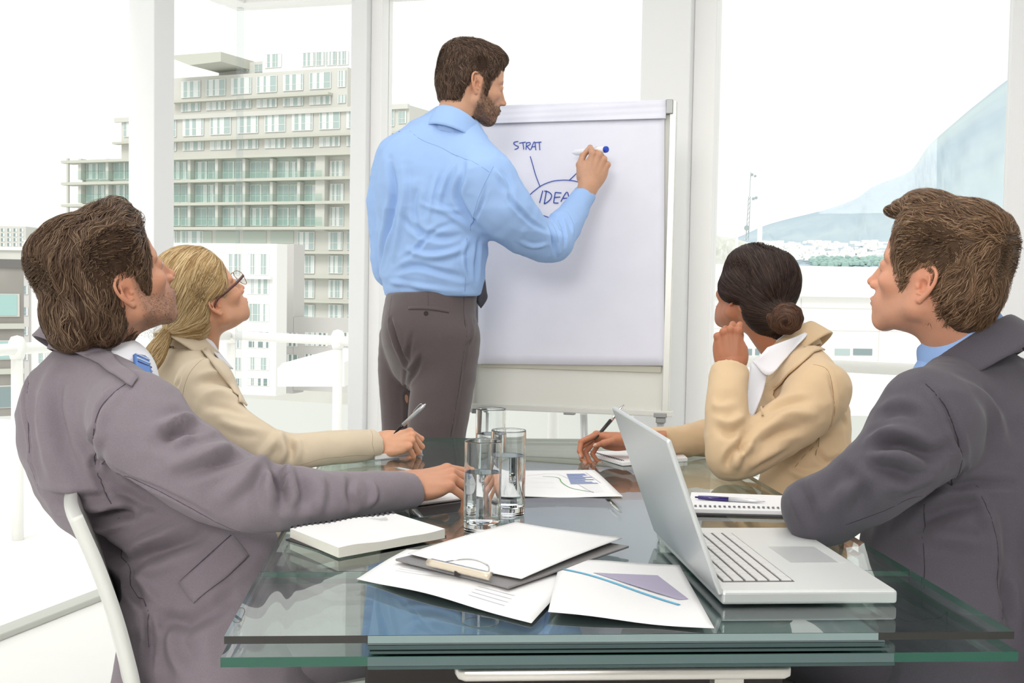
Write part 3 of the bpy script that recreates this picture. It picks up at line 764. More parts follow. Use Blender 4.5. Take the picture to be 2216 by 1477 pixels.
# --- white block in front
FW = Face(470, 118, 1.2e-4)
wb = empty('white_office_block', tuple(FW.pt(470, 840))); tag(wb, 'white low block with rows of green-grey windows in front of the stepped apartment block', 'building')
part(FW, 'facade', m_b2, wb, 330, 526, 598, 850, out=0, depth=2.2)
for r, (y0, y1, d) in enumerate(((549, 594, False), (603, 636, False), (657, 695, False), (717, 752, True), (773, 800, False), (818, 834, True))):
    for (x0, x1) in ((352, 395), (420, 462), (494, 521), (535, 582)):
        window(FW, wb, x0, y0, x1, y1, out=.03, nmul=4, kind=1, dark=d, seed=r+int(x0))
part(FW, 'sill_band', m_b2, wb, 345, 596, 590, 602, out=.5, depth=.6)
FG = Face(680, 124, 1.5e-4)
gb = empty('grey_annexe', tuple(FG.pt(680, 840))); tag(gb, 'plain pale grey annexe with horizontal window strips beside the white block', 'building')
part(FG, 'facade', m_b3, gb, 601, 528, 637, 850, out=.2, depth=2.2); part(FG, 'lower_facade', m_b3, gb, 637, 690, 900, 850, out=.2, depth=2.2)
for (x0, x1) in ((601, 611),):
    for y in (550, 604): window(FG, gb, x0, y, x1, y+32, out=.22, nmul=1, dark=False)
for (x0, x1) in ((599, 646), (663, 711), (728, 775), (792, 840)):
    window(FG, gb, x0, 719, x1, 748, out=.22, nmul=5, dark=True, seed=x0); window(FG, gb, x0, 766, x1, 782, out=.22, nmul=5, dark=True, seed=x0+1)
# --- curved white roof house
cr = empty('white_roof_hut', tuple(P(680, 836, 60))); tag(cr, 'small white hut with a shallow curved roof below the apartment block', 'building')
prof = [(600, 797), (612, 785), (640, 778), (670, 774), (705, 777), (745, 783), (745, 836), (600, 836)]
V = [P(x, y, 60) for x, y in prof]; V2 = [v+np.array([.5, 9., 0]) for v in V]; n = len(V)
mesh_np('curved_shell', V+V2, [tuple(range(n))[::-1], tuple(range(n, 2*n))]+[(i, (i+1) % n, n+(i+1) % n, n+i) for i in range(n)], m_b2, cr, False)
FC = Face(680, 59.9, 0)
for i in range(3): part(FC, 'vent_window', m_wp, cr, 634+5.6*i, 822, 638+5.6*i, 829, out=.05, depth=.1)
part(FC, 'porthole', m_wp, cr, 658, 823, 664, 829, out=.05, depth=.1)
# --- old grey building at the left edge
FO = Face(20, 60, -2e-4)
ob = empty('old_taupe_building', tuple(FO.pt(20, 900))); tag(ob, 'old taupe building with pale green windows at the left edge', 'building')
part(FO, 'facade', m_bo, ob, -260, 560, 52, 905, out=0, depth=8); part(FO, 'roof_band', m_bod, ob, -260, 558, 53, 577, out=.1, depth=8)
m_wg = mat('green_pane', (.36, .56, .54), .2)
for (y0, y1) in ((637, 682), (738, 775), (836, 880)):
    for x0 in (-190, -120, -50):
        f = part(FO, 'window_frame', m_b1, ob, x0-3, y0-2, x0+92 if x0 > -60 else x0+55, y1+3, out=.05, depth=.2)
        x1 = x0+88 if x0 > -60 else x0+52
        for q in range(2):
            part(FO, 'pane', m_wg if y0 != 836 else m_wd, ob, x0+(x1-x0)*q/2, y0, x0+(x1-x0)*(q+1)/2-2, y1, out=.08, depth=.2)
part(FO, 'string_course', m_b1s, ob, -260, 700, 52, 712, out=.15, depth=.3); part(FO, 'string_course', m_b1s, ob, -260, 800, 52, 812, out=.15, depth=.3)
FT = Face(60, 95, 0)
tb = empty('pale_townhouse', tuple(FT.pt(70, 900))); tag(tb, 'pale narrow townhouse between the taupe building and the seated man', 'building')
part(FT, 'facade', m_b2, tb, 52, 520, 100, 905, out=0, depth=8); part(FT, 'side_wall', m_b3, tb, 50, 548, 66, 905, out=.3, depth=2)
for y in (575, 618, 664, 706, 760): window(FT, tb, 54, y, 64, y+18, out=.34, nmul=2, dark=True); window(FT, tb, 84, y, 98, y+26, out=.04, nmul=2)
FU = Face(30, 260, 0)
ub = empty('distant_block', tuple(FU.pt(30, 560))); tag(ub, 'small distant block with a grid of windows at the far left', 'building')
part(FU, 'facade', m_b1, ub, -40, 489, 56, 560, out=0, depth=10)
for i in range(7):
    for j in range(4): window(FU, ub, -38+13.5*i, 494+10.5*j, -30+13.5*i, 501+10.5*j, out=.05, nmul=1, dark=True, kind=0)
part(FU, 'roof_band', m_b2, ub, -42, 534, 70, 541, out=.6, depth=1)
# --- right: low wall building with slot windows
FR_ = Face(1700, 45, 0)
rw = empty('long_white_building', tuple(FR_.pt(1700, 850))); tag(rw, 'long low white building with small dark slot windows behind the right glazing', 'building')
part(FR_, 'wall', m_b2, rw, 1440, 640, 2400, 900, out=0, depth=6); part(FR_, 'upper_terrace', m_b2, rw, 1440, 572, 2400, 642, out=-6, depth=10)
part(FR_, 'ledge', m_b2, rw, 1440, 636, 2400, 644, out=.3, depth=.5); part(FR_, 'long_window', m_wp, rw, 1440, 609, 1560, 636, out=-5.9, depth=.3)
part(FR_, 'chimney', m_b2, rw, 1763, 570, 1778, 610, out=-5, depth=.8)
for (x0, x1) in ((1500, 1514), (1517, 1546), (1606, 1627), (1634, 1662), (1806, 1839), (1846, 1887), (1990, 2030), (2040, 2080)):
    part(FR_, 'slot_window', m_wd if x0 != 1806 else m_wp, rw, x0, 754, x1, 768, out=.04, depth=.2)
for y in (668, 716, 800, 850): part(FR_, 'joint', m_b1, rw, 1440, y, 2400, y+1.2, out=.02, depth=.1)
for x in (1560, 1730, 1900): part(FR_, 'joint', m_b1, rw, x, 645, x+1.2, 900, out=.02, depth=.1)
part(Face(1700, 9, 0), 'parapet', m_b2, None, 1440, 806, 2600, 900, out=0, depth=.25)['kind'] = 'structure'
# the parapet stays a low wall of the terrace
# --- radio mast and the two stacks
ms = empty('radio_mast', tuple(P(1620, 520, 400))); tag(ms, 'thin lattice radio mast rising behind the dark-haired woman', 'mast')
m_mast = mat('mast_grey', (.35, .42, .45), .5)
mb = MB(); b0, b1 = P(1617, 520, 400), P(1625, 372, 400)
for dx in (-.45, .45): mb.tube([b0+np.array([dx, 0, 0]), P(1622, 425, 400)+np.array([dx*.6, 0, 0])], .12, 5)
mb.tube([P(1622, 425, 400), b1], .1, 5)
for i in range(9): q = b0+(P(1622, 425, 400)-b0)*i/9.; q2 = b0+(P(1622, 425, 400)-b0)*(i+1)/9.; mb.tube([q+np.array([-.45, 0, 0]), q2+np.array([.4, 0, 0])], .07, 4)
mb.build('lattice', m_mast, ms)
mb = MB()
for (x, y, r) in ((1616, 493, .9), (1630, 430, .5), (1636, 428, .5), (1627, 378, .5), (1634, 381, .4)): q = P(x, y, 399); mb.tube([q, q+np.array([0, -.4, 0])], r, 12)
mb.build('antenna_dish', m_mast, ms)
for (x0, x1, y0, lab) in ((1640, 1649, 484, 'white slim chimney stack right of the radio mast'), (1592, 1597, 498, 'thin pale chimney stack left of the radio mast')):
    f_ = Face(x0, 300, 0); o = part(f_, 'chimney_stack', m_b2, None, x0, y0, x1, 560, out=0, depth=1); tag(o, lab, 'chimney')
# --- mountain, foothill
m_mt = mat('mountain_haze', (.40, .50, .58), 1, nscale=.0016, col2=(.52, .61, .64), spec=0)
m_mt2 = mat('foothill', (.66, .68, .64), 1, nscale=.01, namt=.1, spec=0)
def ridge(name, pts, D0, D1, ybase, m, rough, lab, cat):
    pts = spline(pts, 6); rows = []
    for j in range(24):
        t = j/23.
        row = []
        for i, (x, y) in enumerate(pts):
            top = P(x, y, D0); bot = P(x, ybase, D1); q = top*(1-t)+bot*t
            row.append(q+np.array([0, 0, 1])*rough*math.sin(math.pi*t)*(math.sin(i*.9+j*.3)+.6*math.sin(i*2.1-j*.8)))
        rows.append(row)
    # the far side falls away behind the ridge
    back = [np.array(q)+np.array([0, 600., -500.]) for q in rows[0]]
    B = np.array([back]+rows); M, K, _ = B.shape
    F = [(i*K+j, (i+1)*K+j, (i+1)*K+j+1, i*K+j+1) for i in range(M-1) for j in range(K-1)]
    o = mesh_np(name, B.reshape(-1, 3), F, m, smooth=True); o['kind'] = 'structure'; o['label'] = lab; return o
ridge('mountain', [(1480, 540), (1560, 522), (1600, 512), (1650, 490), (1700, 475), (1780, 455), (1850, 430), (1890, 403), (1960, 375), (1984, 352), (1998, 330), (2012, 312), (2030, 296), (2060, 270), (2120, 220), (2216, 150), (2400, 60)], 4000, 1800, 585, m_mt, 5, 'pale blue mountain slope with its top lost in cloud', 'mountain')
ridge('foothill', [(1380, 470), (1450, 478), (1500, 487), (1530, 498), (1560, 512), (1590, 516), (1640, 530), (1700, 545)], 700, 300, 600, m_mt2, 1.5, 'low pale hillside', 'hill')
# town scattered on the lower slope: countless tiny houses
mb = MB(); r = random.Random(4)
for i in range(900):
    x = r.uniform(1640, 2200); y = r.uniform(522, 562) - max(0, (1760-x))*.0; D = 1780+(585-y)*6.3
    if r.random() < .3 and y < 535: continue
    q = P(x, y, D); s_ = r.uniform(2., 4.5); mb.box(q, (s_*1.3, s_, s_*.7))
tag(mb.build('hillside_town', mat('town_white', (.9, .9, .88), .8)), 'white houses scattered at the foot of the mountain', 'town', kind='stuff')
mb = MB()
for i in range(420):
    x = r.uniform(1755, 2200); y = r.uniform(556, 572); q = P(x, y, 1770+(585-y)*6.0); w_ = r.uniform(3, 6.4)
    mb.lathe([(0, -w_), (w_, -w_*.5), (w_*.9, .3*w_), (0, w_*.7)], q, 7)
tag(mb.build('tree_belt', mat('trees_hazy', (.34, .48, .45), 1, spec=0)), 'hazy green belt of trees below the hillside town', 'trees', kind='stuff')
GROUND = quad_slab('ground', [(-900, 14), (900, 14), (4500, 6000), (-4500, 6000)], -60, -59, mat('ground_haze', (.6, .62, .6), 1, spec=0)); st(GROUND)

# ------------------------------------------------------------------ the glass table
TZ = .75
TA, TB = onz(485, 1376, TZ), onz(2195, 1366, TZ)
TU = nrm((TB-TA)*[1, 1, 0]); TV = np.array([-TU[1], TU[0], 0]); TW = np.linalg.norm(TB-TA)
_fl = onz(1090, 948, TZ); TL = (_fl-TA)@TV
TR_ = np.stack([TU, TV, UP], 1)
def tt(u, v, z=0): return TA+TU*u+TV*v+UP*z
g_top = thin_glass('table_glass', (.88, .94, .92), 1.5)
m_edge = mat('glass_edge_green', (.006, .085, .055), .08, coat=.5); m_edged = mat('glass_edge_dark', (.018, .018, .015), .12, coat=.4)  # the dark edge has its dark reflection put into the colour
m_edgel = mat('glass_edge_pale', (.05, .125, .10), .1, coat=.5)
m_panel = mat('grey_glass_panel', (.115, .15, .165), .06, spec=.6); m_panel2 = mat('teal_panel_edge', (.045, .08, .08), .2)
m_dark = mat('pedestal_dark', (.022, .016, .015), .45); m_alu = mat('brushed_aluminium', (.66, .64, .60), .32, metal=.85)
tb_ = empty('conference_table', tuple(tt(TW/2, TL/2)*[1, 1, 0])); tag(tb_, 'long glass conference table with green edges and a grey central panel', 'table')
def slab(name, u0, u1, v0, v1, z0, z1, mats, edge=None, bevel=0):
    c = tt((u0+u1)/2, (v0+v1)/2, 0); c[2] = (z0+z1)/2
    V, F = box_mesh(c, ((u1-u0)/2, (v1-v0)/2, (z1-z0)/2), TR_)
    o = mesh_np(name, V, F, mats, tb_, False, midx=[(3 if len(mats) > 3 else 1), (3 if len(mats) > 3 else 1), (2 if len(mats) > 2 else 1), 1, 0, 0] if len(mats) > 1 else None)
    if bevel:
        b = o.modifiers.new('b', 'BEVEL'); b.width = bevel; b.segments = 2
    return o
E1 = .305; g = .0015
slab('main_top_glass', 0, TW, E1+g, TL, TZ-.009, TZ, [g_top, m_edgel, g_top, m_edgel])
slab('leaf_joint', .004, TW-.004, E1-.0012, E1+.0012, TZ-.0075, TZ-.0012, [m_edgel])
slab('leaf_top_glass', 0, TW, 0, E1-g, TZ-.009, TZ, [g_top, g_top, m_edged, m_edgel])
slab('lower_glass', -.004, TW+.006, .0, TL*.93, TZ-.036, TZ-.0245, [g_top, m_edge, m_edge, m_edgel])
PI0, PI1 = .163, TW-.158
slab('centre_panel', PI0, PI1, .004, TL-.004, TZ-.0125, TZ-.0095, [m_panel])
slab('panel_edge', PI0, PI1, .0035, .03, TZ-.018, TZ-.0130, [m_panel2]); slab('panel_edge', PI0+.002, PI1+.006, .002, .05, TZ-.0225, TZ-.0195, [m_panel2])
m_strip = mat('frosted_strip', (.22, .30, .30), .25); m_strip2 = mat('frosted_strip_dark', (.09, .14, .14), .25)
slab('front_strip', PI0, PI1-.01, -.0012, .0, TZ-.0088, TZ-.0004, [m_strip]); slab('front_strip', PI0, PI1+.01, -.0012, .0, TZ-.0355, TZ-.0250, [m_strip2])
slab('lower_panel', PI0, PI1+.012, .001, TL*.9, TZ-.0405, TZ-.0365, [m_panel2])
slab('frame_rail', PI0-.05, PI1+.02, .34, .40, TZ-.09, TZ-.045, [m_dark], bevel=.004); slab('frame_rail', PI0-.05, PI1+.02, TL-.4, TL-.34, TZ-.09, TZ-.045, [m_dark], bevel=.004)
slab('pedestal', PI0-.02, PI1+.01, .42, .50, .03, TZ-.046, [m_dark], bevel=.004); slab('pedestal', PI0-.02, PI1+.01, TL-.5, TL-.42, .03, TZ-.046, [m_dark], bevel=.004)
slab('foot_bar', PI0-.06, PI1+.06, .38, .54, 0, .03, [m_dark], bevel=.004); slab('foot_bar', PI0-.06, PI1+.06, TL-.54, TL-.38, 0, .03, [m_dark], bevel=.004)
# aluminium runner under the near leaf: a rounded flat bar
mb = MB(); pr = []
bx0, bx1 = (onz(985, 1437, TZ-.043)-TA)@TU, (onz(1720, 1437, TZ-.043)-TA)@TU
R_ = np.stack([TU, TV, UP], 1)
for u in (bx0, bx0+.004, bx0+.012, bx1-.012, bx1-.004, bx1):
    e = .35 if u in (bx0, bx1) else (.8 if u in (bx0+.004, bx1-.004) else 1.)
    for a in range(20):
        t = 2*math.pi*a/20; cy, cz = math.cos(t), math.sin(t); cy = math.copysign(abs(cy)**.5, cy); cz = math.copysign(abs(cz)**.6, cz)
        pr.append(tt(u, .04+.028*cy*e, -.053+.0095*cz*e))
mb.add(pr, [(i*20+a, i*20+(a+1) % 20, (i+1)*20+(a+1) % 20, (i+1)*20+a) for i in range(5) for a in range(20)]+[tuple(range(20))[::-1], tuple(100+a for a in range(20))])
mb.build('runner_bar', m_alu, tb_, True)
MB().box(tt((bx0+bx1)/2+.13, .05, -.070), (.018, .012, .010), R_).build('runner_bracket', m_alu, tb_)

# ------------------------------------------------------------------ papers and books on it
m_paper = mat('paper', (.80, .80, .81), .75, nscale=300, namt=.01); m_pedge = mat('page_edges', (.70, .68, .62), .8, nscale=900, namt=.12, stretch=(1, 1, 12))
m_black = mat('black_cover', (.03, .025, .03), .5); m_wire = mat('wire', (.12, .11, .13), .3, metal=.8)
m_chrome = mat('chrome', (.75, .75, .76), .15, metal=1.); m_inkb = mat('blue_print', (.25, .32, .55), .7); m_inkg = mat('green_print', (.22, .42, .2), .7); m_inkgr = mat('grey_print', (.45, .45, .5), .7)
m_cyan = mat('cyan_print', (.12, .45, .68), .6); m_violet = mat('violet_print', (.40, .37, .50), .7)
def corners(px, z): return [onz(x, y, z) for x, y in px]
def bil(c, s, t): return (c[0]*(1-s)+c[1]*s)*(1-t)+(c[3]*(1-s)+c[2]*s)*t
def sheet_obj(name, px, z, parent=None, curl=None, thick=.0006, n=22, m=None, cov=None):
    c = corners(px, z); B = np.zeros((n, n, 3))
    for i in range(n):
        for j in range(n):
            s_, t_ = j/(n-1), i/(n-1); B[i, j] = bil(c, s_, t_)+UP*(curl(s_, t_) if curl else 0)
    V, F = sheet_grid(B, thick)
    o = mesh_np(name, V, F, m or m_paper, parent, True); o['_c'] = 0; del o['_c']
    return o, (lambda s_, t_, up=.0009: bil(c, s_, t_)+UP*((curl(s_, t_) if curl else 0)+up))
def stroke(mb, f, pts, w, mi=0, seg=6):
    """a printed line on a sheet: pts in sheet coordinates"""
    p = spline(pts, seg) if len(pts) > 2 else spline(pts, 8)
    q = np.array([f(a, b) for a, b in p]); T = np.gradient(q, axis=0); T /= np.maximum(np.linalg.norm(T, axis=1, keepdims=True), 1e-9)
    S = np.cross(T, UP)*w/2; V = np.vstack([q+S, q-S]); n = len(q)
    mb.add(V, [(i, i+1, n+i+1, n+i) for i in range(n-1)], mi)
def area(mb, f, poly, mi=0):
    V = [f(a, b) for a, b in poly]; mb.add(V, [tuple(range(len(V)))], mi)
# loose crumpled sheet under the clipboard
p1, f1 = sheet_obj('paper_sheet', [(880, 1190), (1275, 1214), (1150, 1350), (772, 1253)], TZ+.0016, None, lambda s, t: .003*math.sin(s*2.6+.4)*(.3+t)+.0022*math.sin(t*3)*s+.0012*math.sin(s*9+t*4)+.001*(1-t), thick=.0005)
tag(p1, 'slightly crumpled printed sheet under the clipboard at the near table edge', 'paper')
mb = MB()
for i in range(5): stroke(mb, f1, [(.12+.0*i, .45+.05*i), (.5, .45+.05*i+.01)], .0012)
for i in range(4): stroke(mb, f1, [(.62, .72+.05*i), (.82, .73+.05*i)], .002)
mb.build('print_lines', mat('faint_print', (.70, .71, .76), .7), p1)
# chart sheet beside the laptop
p2, f2 = sheet_obj('chart_sheet', [(1212, 1222), (1470, 1226), (1546, 1360), (1186, 1331)], TZ+.0034, None, lambda s, t: .0035*math.sin(math.pi*s)*(1-t)+.002*(1-t)+.0012*math.sin(7*s)+.0045*(1-s)**2, thick=.0005)
tag(p2, 'sheet with a cyan line and grey wedge chart lying left of the laptop', 'paper')
mb = MB(); area(mb, f2, [(.28, .27), (.78, .22), (.93, .60), (.86, .62)], 0)
for i in range(9):
    t = i/9; a = np.array([.28, .27])*(1-t)+np.array([.86, .62])*t; stroke(mb, f2, [tuple(a), tuple(a+np.array([.45*(1-t)**.8, -.03]))], .0022, 1)
mb.build('wedge_chart', [m_violet, m_inkgr], p2)
mb = MB(); stroke(mb, lambda a, b: f2(a, b, .0013), [(.03, .20), (.25, .32), (.5, .47), (.85, .70)], .0055); mb.build('cyan_line', m_cyan, p2)
# clipboard
cb = empty('clipboard', tuple(onz(1110, 1200, TZ))); tag(cb, 'clipboard holding a stack of blank sheets, clip toward the camera', 'clipboard')
def slabpx(name, px, z0, z1, m, parent, bevel=.0, inset=0):
    c = corners(px, z1); V = [(*q[:2], z0) for q in c]+[(*q[:2], z1) for q in c]
    # orientation check
    a = np.cross(c[1]-c[0], c[2]-c[0])[2]
    F = [(0, 1, 2, 3), (7, 6, 5, 4), (0, 4, 5, 1), (1, 5, 6, 2), (2, 6, 7, 3), (3, 7, 4, 0)]
    if a > 0: F = [f[::-1] for f in F]
    o = mesh_np(name, V, F, m, parent, False)
    if bevel: b = o.modifiers.new('b', 'BEVEL'); b.width = bevel; b.segments = 3
    return o
cz = TZ+.0088
slabpx('board', [(1122, 1142), (1362, 1180), (1100, 1269), (855, 1208)], cz, cz+.0035, mat('board_grey', (.22, .21, .21), .35), cb, bevel=.0015)
for i in range(3):
    dx = i*2.5
    sh, _ = sheet_obj('page', [(1116+dx*.5, 1133+3*i), (1346-5*i+dx, 1168-i), (1128-6*i, 1254-i), (883+4*i, 1199)], cz+.0040+.0013*(2-i), cb, lambda s, t: .0022*(s-.5)**2*4*(1-.3*t)+.0016*(1-i*.25)*math.sin(math.pi*t)+.0015*(1-t)*(1-abs(s-.5))*1.2, thick=.0010)
m_clip = mat('ivory_metal', (.70, .62, .50), .3, metal=.4)
a_, b_ = onz(927, 1216, cz+.012), onz(1060, 1247, cz+.012)
MB().tube(spline([a_, b_], 10), .0052, 16).build('clip_rod', m_clip, cb, True)
ax = nrm(b_-a_); pe = nrm(np.cross(UP, ax))
if pe[1] < 0: pe = -pe
V, F = patch([[a_+ax*t*np.linalg.norm(b_-a_)+pe*d+UP*h_ for t in (0.02, .3, .36, .5, .64, .7, .98)] for (d, h_) in ((-.001, .004), (.006, .004), (.012, .001))], .0012)
mesh_np('clip_plate', V, F, m_chrome, cb)
MB().tube(spline([a_+ax*.012+pe*.01, a_+ax*.03+pe*.03+UP*.004, (a_+b_)/2+pe*.034+UP*.007, b_-ax*.03+pe*.03+UP*.004, b_-ax*.012+pe*.01], 6), .0012, 8).build('clip_wire', m_chrome, cb, True)
MB().box((a_+b_)/2+pe*-.002+UP*-.005, (.004, .003, .003)).build('clip_rivet', m_dark, cb)
# spiral notebook left
def spiral(mb, a, b, n, r, lift, gauge=.0006):
    ax = nrm(b-a); pe = nrm(np.cross(UP, ax)); L = np.linalg.norm(b-a)
    for i in range(n):
        c = a+ax*L*(i+.5)/n
        for e in (0, .0022):
            t = np.linspace(0, 2*math.pi, 13)[:-1]; q = np.array([c+ax*e+pe*math.cos(x)*r+UP*(math.sin(x)*r*1.15+lift) for x in t]); mb.tube(q, gauge, 5, closed=True)
nb = empty('open_notebook', tuple(onz(790, 1150, TZ))); tag(nb, 'thick white spiral notebook lying at the left table edge by the grey-lilac sleeve', 'notebook')
NB = [(628, 1143), (852, 1110), (963, 1145), (733, 1186)]
NBl = [(617, 1150), (850, 1113), (966, 1153), (735, 1200)]
slabpx('back_cover', [(618, 1166), (850, 1128), (966, 1158), (737, 1203)], TZ+.0005, TZ+.0025, m_black, nb)
c0 = corners(NB, TZ+.0165); n = 24
def pg(s, t, top):
    q = bil(c0, s, t); e = .0015*math.sin(s*6+1)*(t)+.001*math.sin(s*13)
    q = q.copy(); q[2] = (TZ+.0165+.0016*math.sin(math.pi*s)*(1-t)+e*.8) if top else TZ+.0026; return q
mb = MB(); V = []; 
for top in (1, 0):
    for i in range(n):
        for j in range(n): V.append(pg(j/(n-1), i/(n-1), top))
F = []; o_ = n*n
for i in range(n-1):
    for j in range(n-1): a = i*n+j; F.append((a, a+n, a+n+1, a+1))
nt_ = len(F)
rim = [j for j in range(n)]+[i*n+n-1 for i in range(1, n)]+[(n-1)*n+j for j in range(n-2, -1, -1)]+[i*n for i in range(n-2, 0, -1)]
for a, b in zip(rim, rim[1:]+rim[:1]): F.append((a, b, o_+b, o_+a))
mesh_np('page_block', V, F, [m_paper, m_pedge], nb, True, midx=[0]*nt_+[1]*(len(F)-nt_))
for p_ in nb.children: 
    if p_.name.startswith('page_block'):
        p_.data.polygons.foreach_set('use_smooth', [False]*len(p_.data.polygons))
mb = MB(); spiral(mb, c0[0]+UP*-.0055, c0[1]+UP*-.0055, 19, .0078, 0, .0008); mb.build('wire_spiral', m_wire, nb, True)
mb = MB()
fn = lambda a, b, up=.0: pg(a, b, 1)+UP*.0006
for i in range(5): stroke(mb, fn, [(.70+.01*i, .14+.03*i), (.74+.01*i, .11+.03*i), (.78, .15+.03*i), (.86-.01*i, .13+.03*i)], .0011, seg=3)
mb.build('pencil_notes', mat('pencil', (.62, .62, .64), .7), nb)
# chart paper behind the glasses
p3, f3 = sheet_obj('report_sheet', [(1082, 1019), (1286, 1017), (1348, 1075), (1030, 1074)], TZ+.0012, None, lambda s, t: .0012*math.sin(s*8)*t+.0008*math.sin(5*t)+.0009, thick=.0005)
tag(p3, 'printed report sheet with blue bars and a green curve behind the glasses', 'paper')
mb = MB()
for i, w in enumerate((.16, .17, .12, .2, .13, .2, .11, .17, .21)): y = .18+.045*i; area(mb, f3, [(.68, y), (.68+w*.9+.03, y), (.68+w*.9+.04, y+.03), (.68, y+.03)], 0)
mb.build('bar_chart', m_inkb, p3)
mb = MB(); stroke(mb, f3, [(.45, .28), (.55, .30), (.60, .36), (.61, .5), (.66, .68), (.74, .78), (.82, .85)], .0026, 0); mb.build('green_curve', m_inkg, p3)
mb = MB(); stroke(mb, f3, [(.30, .26), (.60, .2), (.82, .88)], .0012, 0); stroke(mb, f3, [(.88, .13), (.93, .55)], .0014)
for i in range(7): stroke(mb, f3, [(.76, .62+.04*i), (.90, .61+.04*i)], .0008)
for i in range(4): stroke(mb, f3, [(.18, .2+.16*i), (.55, .2+.16*i)], .0006)
stroke(mb, f3, [(.22, .6), (.26, .8), (.25, .95)], .0015)
mb.build('print_lines', m_inkgr, p3)
# pads of the others
pd = empty('writing_pad', tuple(onz(950, 1070, TZ))); tag(pd, 'white writing pad under the hand of the man in grey-lilac', 'notepad')
slabpx('page_block', [(880, 1050), (985, 1043), (1002, 1077), (890, 1092)], TZ+.0003, TZ+.004, m_paper, pd, bevel=.0006); slabpx('backing', [(878, 1053), (986, 1046), (1004, 1081), (888, 1096)], TZ+.0001, TZ+.0012, m_black, pd)
pd = empty('small_notebook', tuple(onz(860, 975, TZ))); tag(pd, 'small white notebook under the blonde woman\'s hand', 'notebook')
slabpx('page_block', [(770, 962), (898, 956), (914, 971), (812, 984)], TZ+.002, TZ+.013, m_paper, pd, bevel=.001); slabpx('cover', [(768, 974), (898, 966), (916, 983), (810, 994)], TZ+.0003, TZ+.002, m_inkgr, pd)
pd = empty('wirebound_pad', tuple(onz(1380, 990, TZ))); tag(pd, 'wirebound notepad in front of the dark-haired woman, partly behind the laptop', 'notebook')
WP = [(1266, 976), (1468, 972), (1488, 990), (1348, 1000)]
slabpx('page_block', WP, TZ+.001, TZ+.009, m_paper, pd, bevel=.0008)
c = corners(WP, TZ+.006); mb = MB(); spiral(mb, c[0], c[3], 24, .0045, 0, .0005); mb.build('wire_spiral', m_wire, pd, True)
pd = empty('ring_notebook', tuple(onz(1600, 1095, TZ))); tag(pd, 'ring-bound notebook beside the elbow of the man in charcoal, pen on top', 'notebook')
WP = [(1496, 1064), (1715, 1072), (1740, 1106), (1488, 1100)]
slabpx('page_block', WP, TZ+.003, TZ+.0105, m_paper, pd, bevel=.0008); slabpx('cover', [(1494, 1072), (1716, 1080), (1742, 1118), (1486, 1111)], TZ+.0004, TZ+.0028, m_black, pd)
c = corners(WP, TZ+.0065); mb = MB(); spiral(mb, c[3], c[2], 24, .0062, 0, .0006); mb.build('wire_spiral', m_wire, pd, True)
# ------------------------------------------------------------------ pens
def pen(name, a, b, m_body, m_back, label, split=.5, r=.0042, clip=True, tipm=None, up=None):
    """a: writing end, b: back end"""
    a, b = np.asarray(a, float), np.asarray(b, float); e = empty(name, tuple((a+b)/2)); tag(e, label, 'pen'); d = b-a; L = np.linalg.norm(d); d /= L
    def along(rows): return [a+d*t for t, _ in rows], [q for _, q in rows]
    p, q = along([(0, r*.15), (.006, r*.35), (.014, r*.7), (.022, r*.85), (L*split, r)]); MB().tube(p, q, 16).build('barrel', m_body, e, True)
    p, q = along([(L*split, r*1.03), (L*.8, r*1.0), (L*.95, r*.8), (L*.96, r*.45), (L, r*.4)]); MB().tube(p, q, 16).build('cap', m_back, e, True)
    if clip:
        u = nrm(np.cross(d, (0, 1, .2))) if up is None else nrm(up)
        if u[2] < 0 and up is None: u = -u
        MB().tube(spline([a+d*L*.94+u*r*.6, a+d*L*.92+u*r*1.9, a+d*L*.72+u*r*1.6, a+d*L*.66+u*r*1.15], 4), .0007, 8).build('clip', m_chrome, e, True)
    return e
m_purple = mat('purple_plastic', (.035, .02, .16), .25, coat=.5); m_silver = mat('silver_plastic', (.62, .62, .65), .25, metal=.5); m_blackp = mat('black_plastic', (.02, .018, .018), .3)
zz = TZ+.0105+.0048
pen('ballpoint_pen', onz(1656, 1085, zz-.001), onz(1504, 1075, zz), m_silver, m_purple, 'purple and silver ballpoint pen lying on the ring-bound notebook', split=.52, clip=False)
pen('ballpoint_pen', onz(990, 1041, TZ+.009), onz(856, 1012, TZ+.012), m_purple, m_silver, 'blue-tipped pen lying under the hand of the man in grey-lilac', split=.3, r=.004, clip=False)
# ------------------------------------------------------------------ drinking glasses
def glassmat(name, tint, ior):
    if name in MAT: return MAT[name]
    m = mat(name, tint, 0., trans=1., ior=ior, spec=.5); return m
m_gl = glassmat('clear_glass', (.97, .985, .985), 1.47); m_wat = glassmat('water', (.985, .995, 1.), 1.33)
for (px, py, wl, lab) in ((1043, 1150, .098, 'tall glass of water nearest the camera, front of the three'), (1098, 1114, .105, 'tall glass of water right of the front glass, middle of the three'), (1060, 1042, .098, 'tall glass of water farthest back, nearest the flip chart')):
    c = onz(px, py, TZ); c = c+np.array([0, 0, .0004]); r = .0305; e = empty('drinking_glass', tuple(c)); tag(e, lab, 'glass', 'water glasses in the middle of the table')
    prof = [(0, .0), (r-.004, 0), (r-.0008, .002), (r, .007), (r, .149), (r-.0006, .150), (r-.0014, .1495), (r-.0018, .148), (r-.0022, .022), (r-.004, .017), (r-.010, .0145), (0, .0138)]
    MB().lathe(prof, c, 64, close=True).build('tumbler', m_gl, e, True)
    ri = r-.00195; w = tag(MB().lathe([(0, .0142), (ri-.008, .0149), (ri-.0018, .0172), (ri+.0000, .0222), (ri, wl+.0008), (ri-.0012, wl), (0, wl)], c, 64, close=True).build('water', m_wat, e, True))
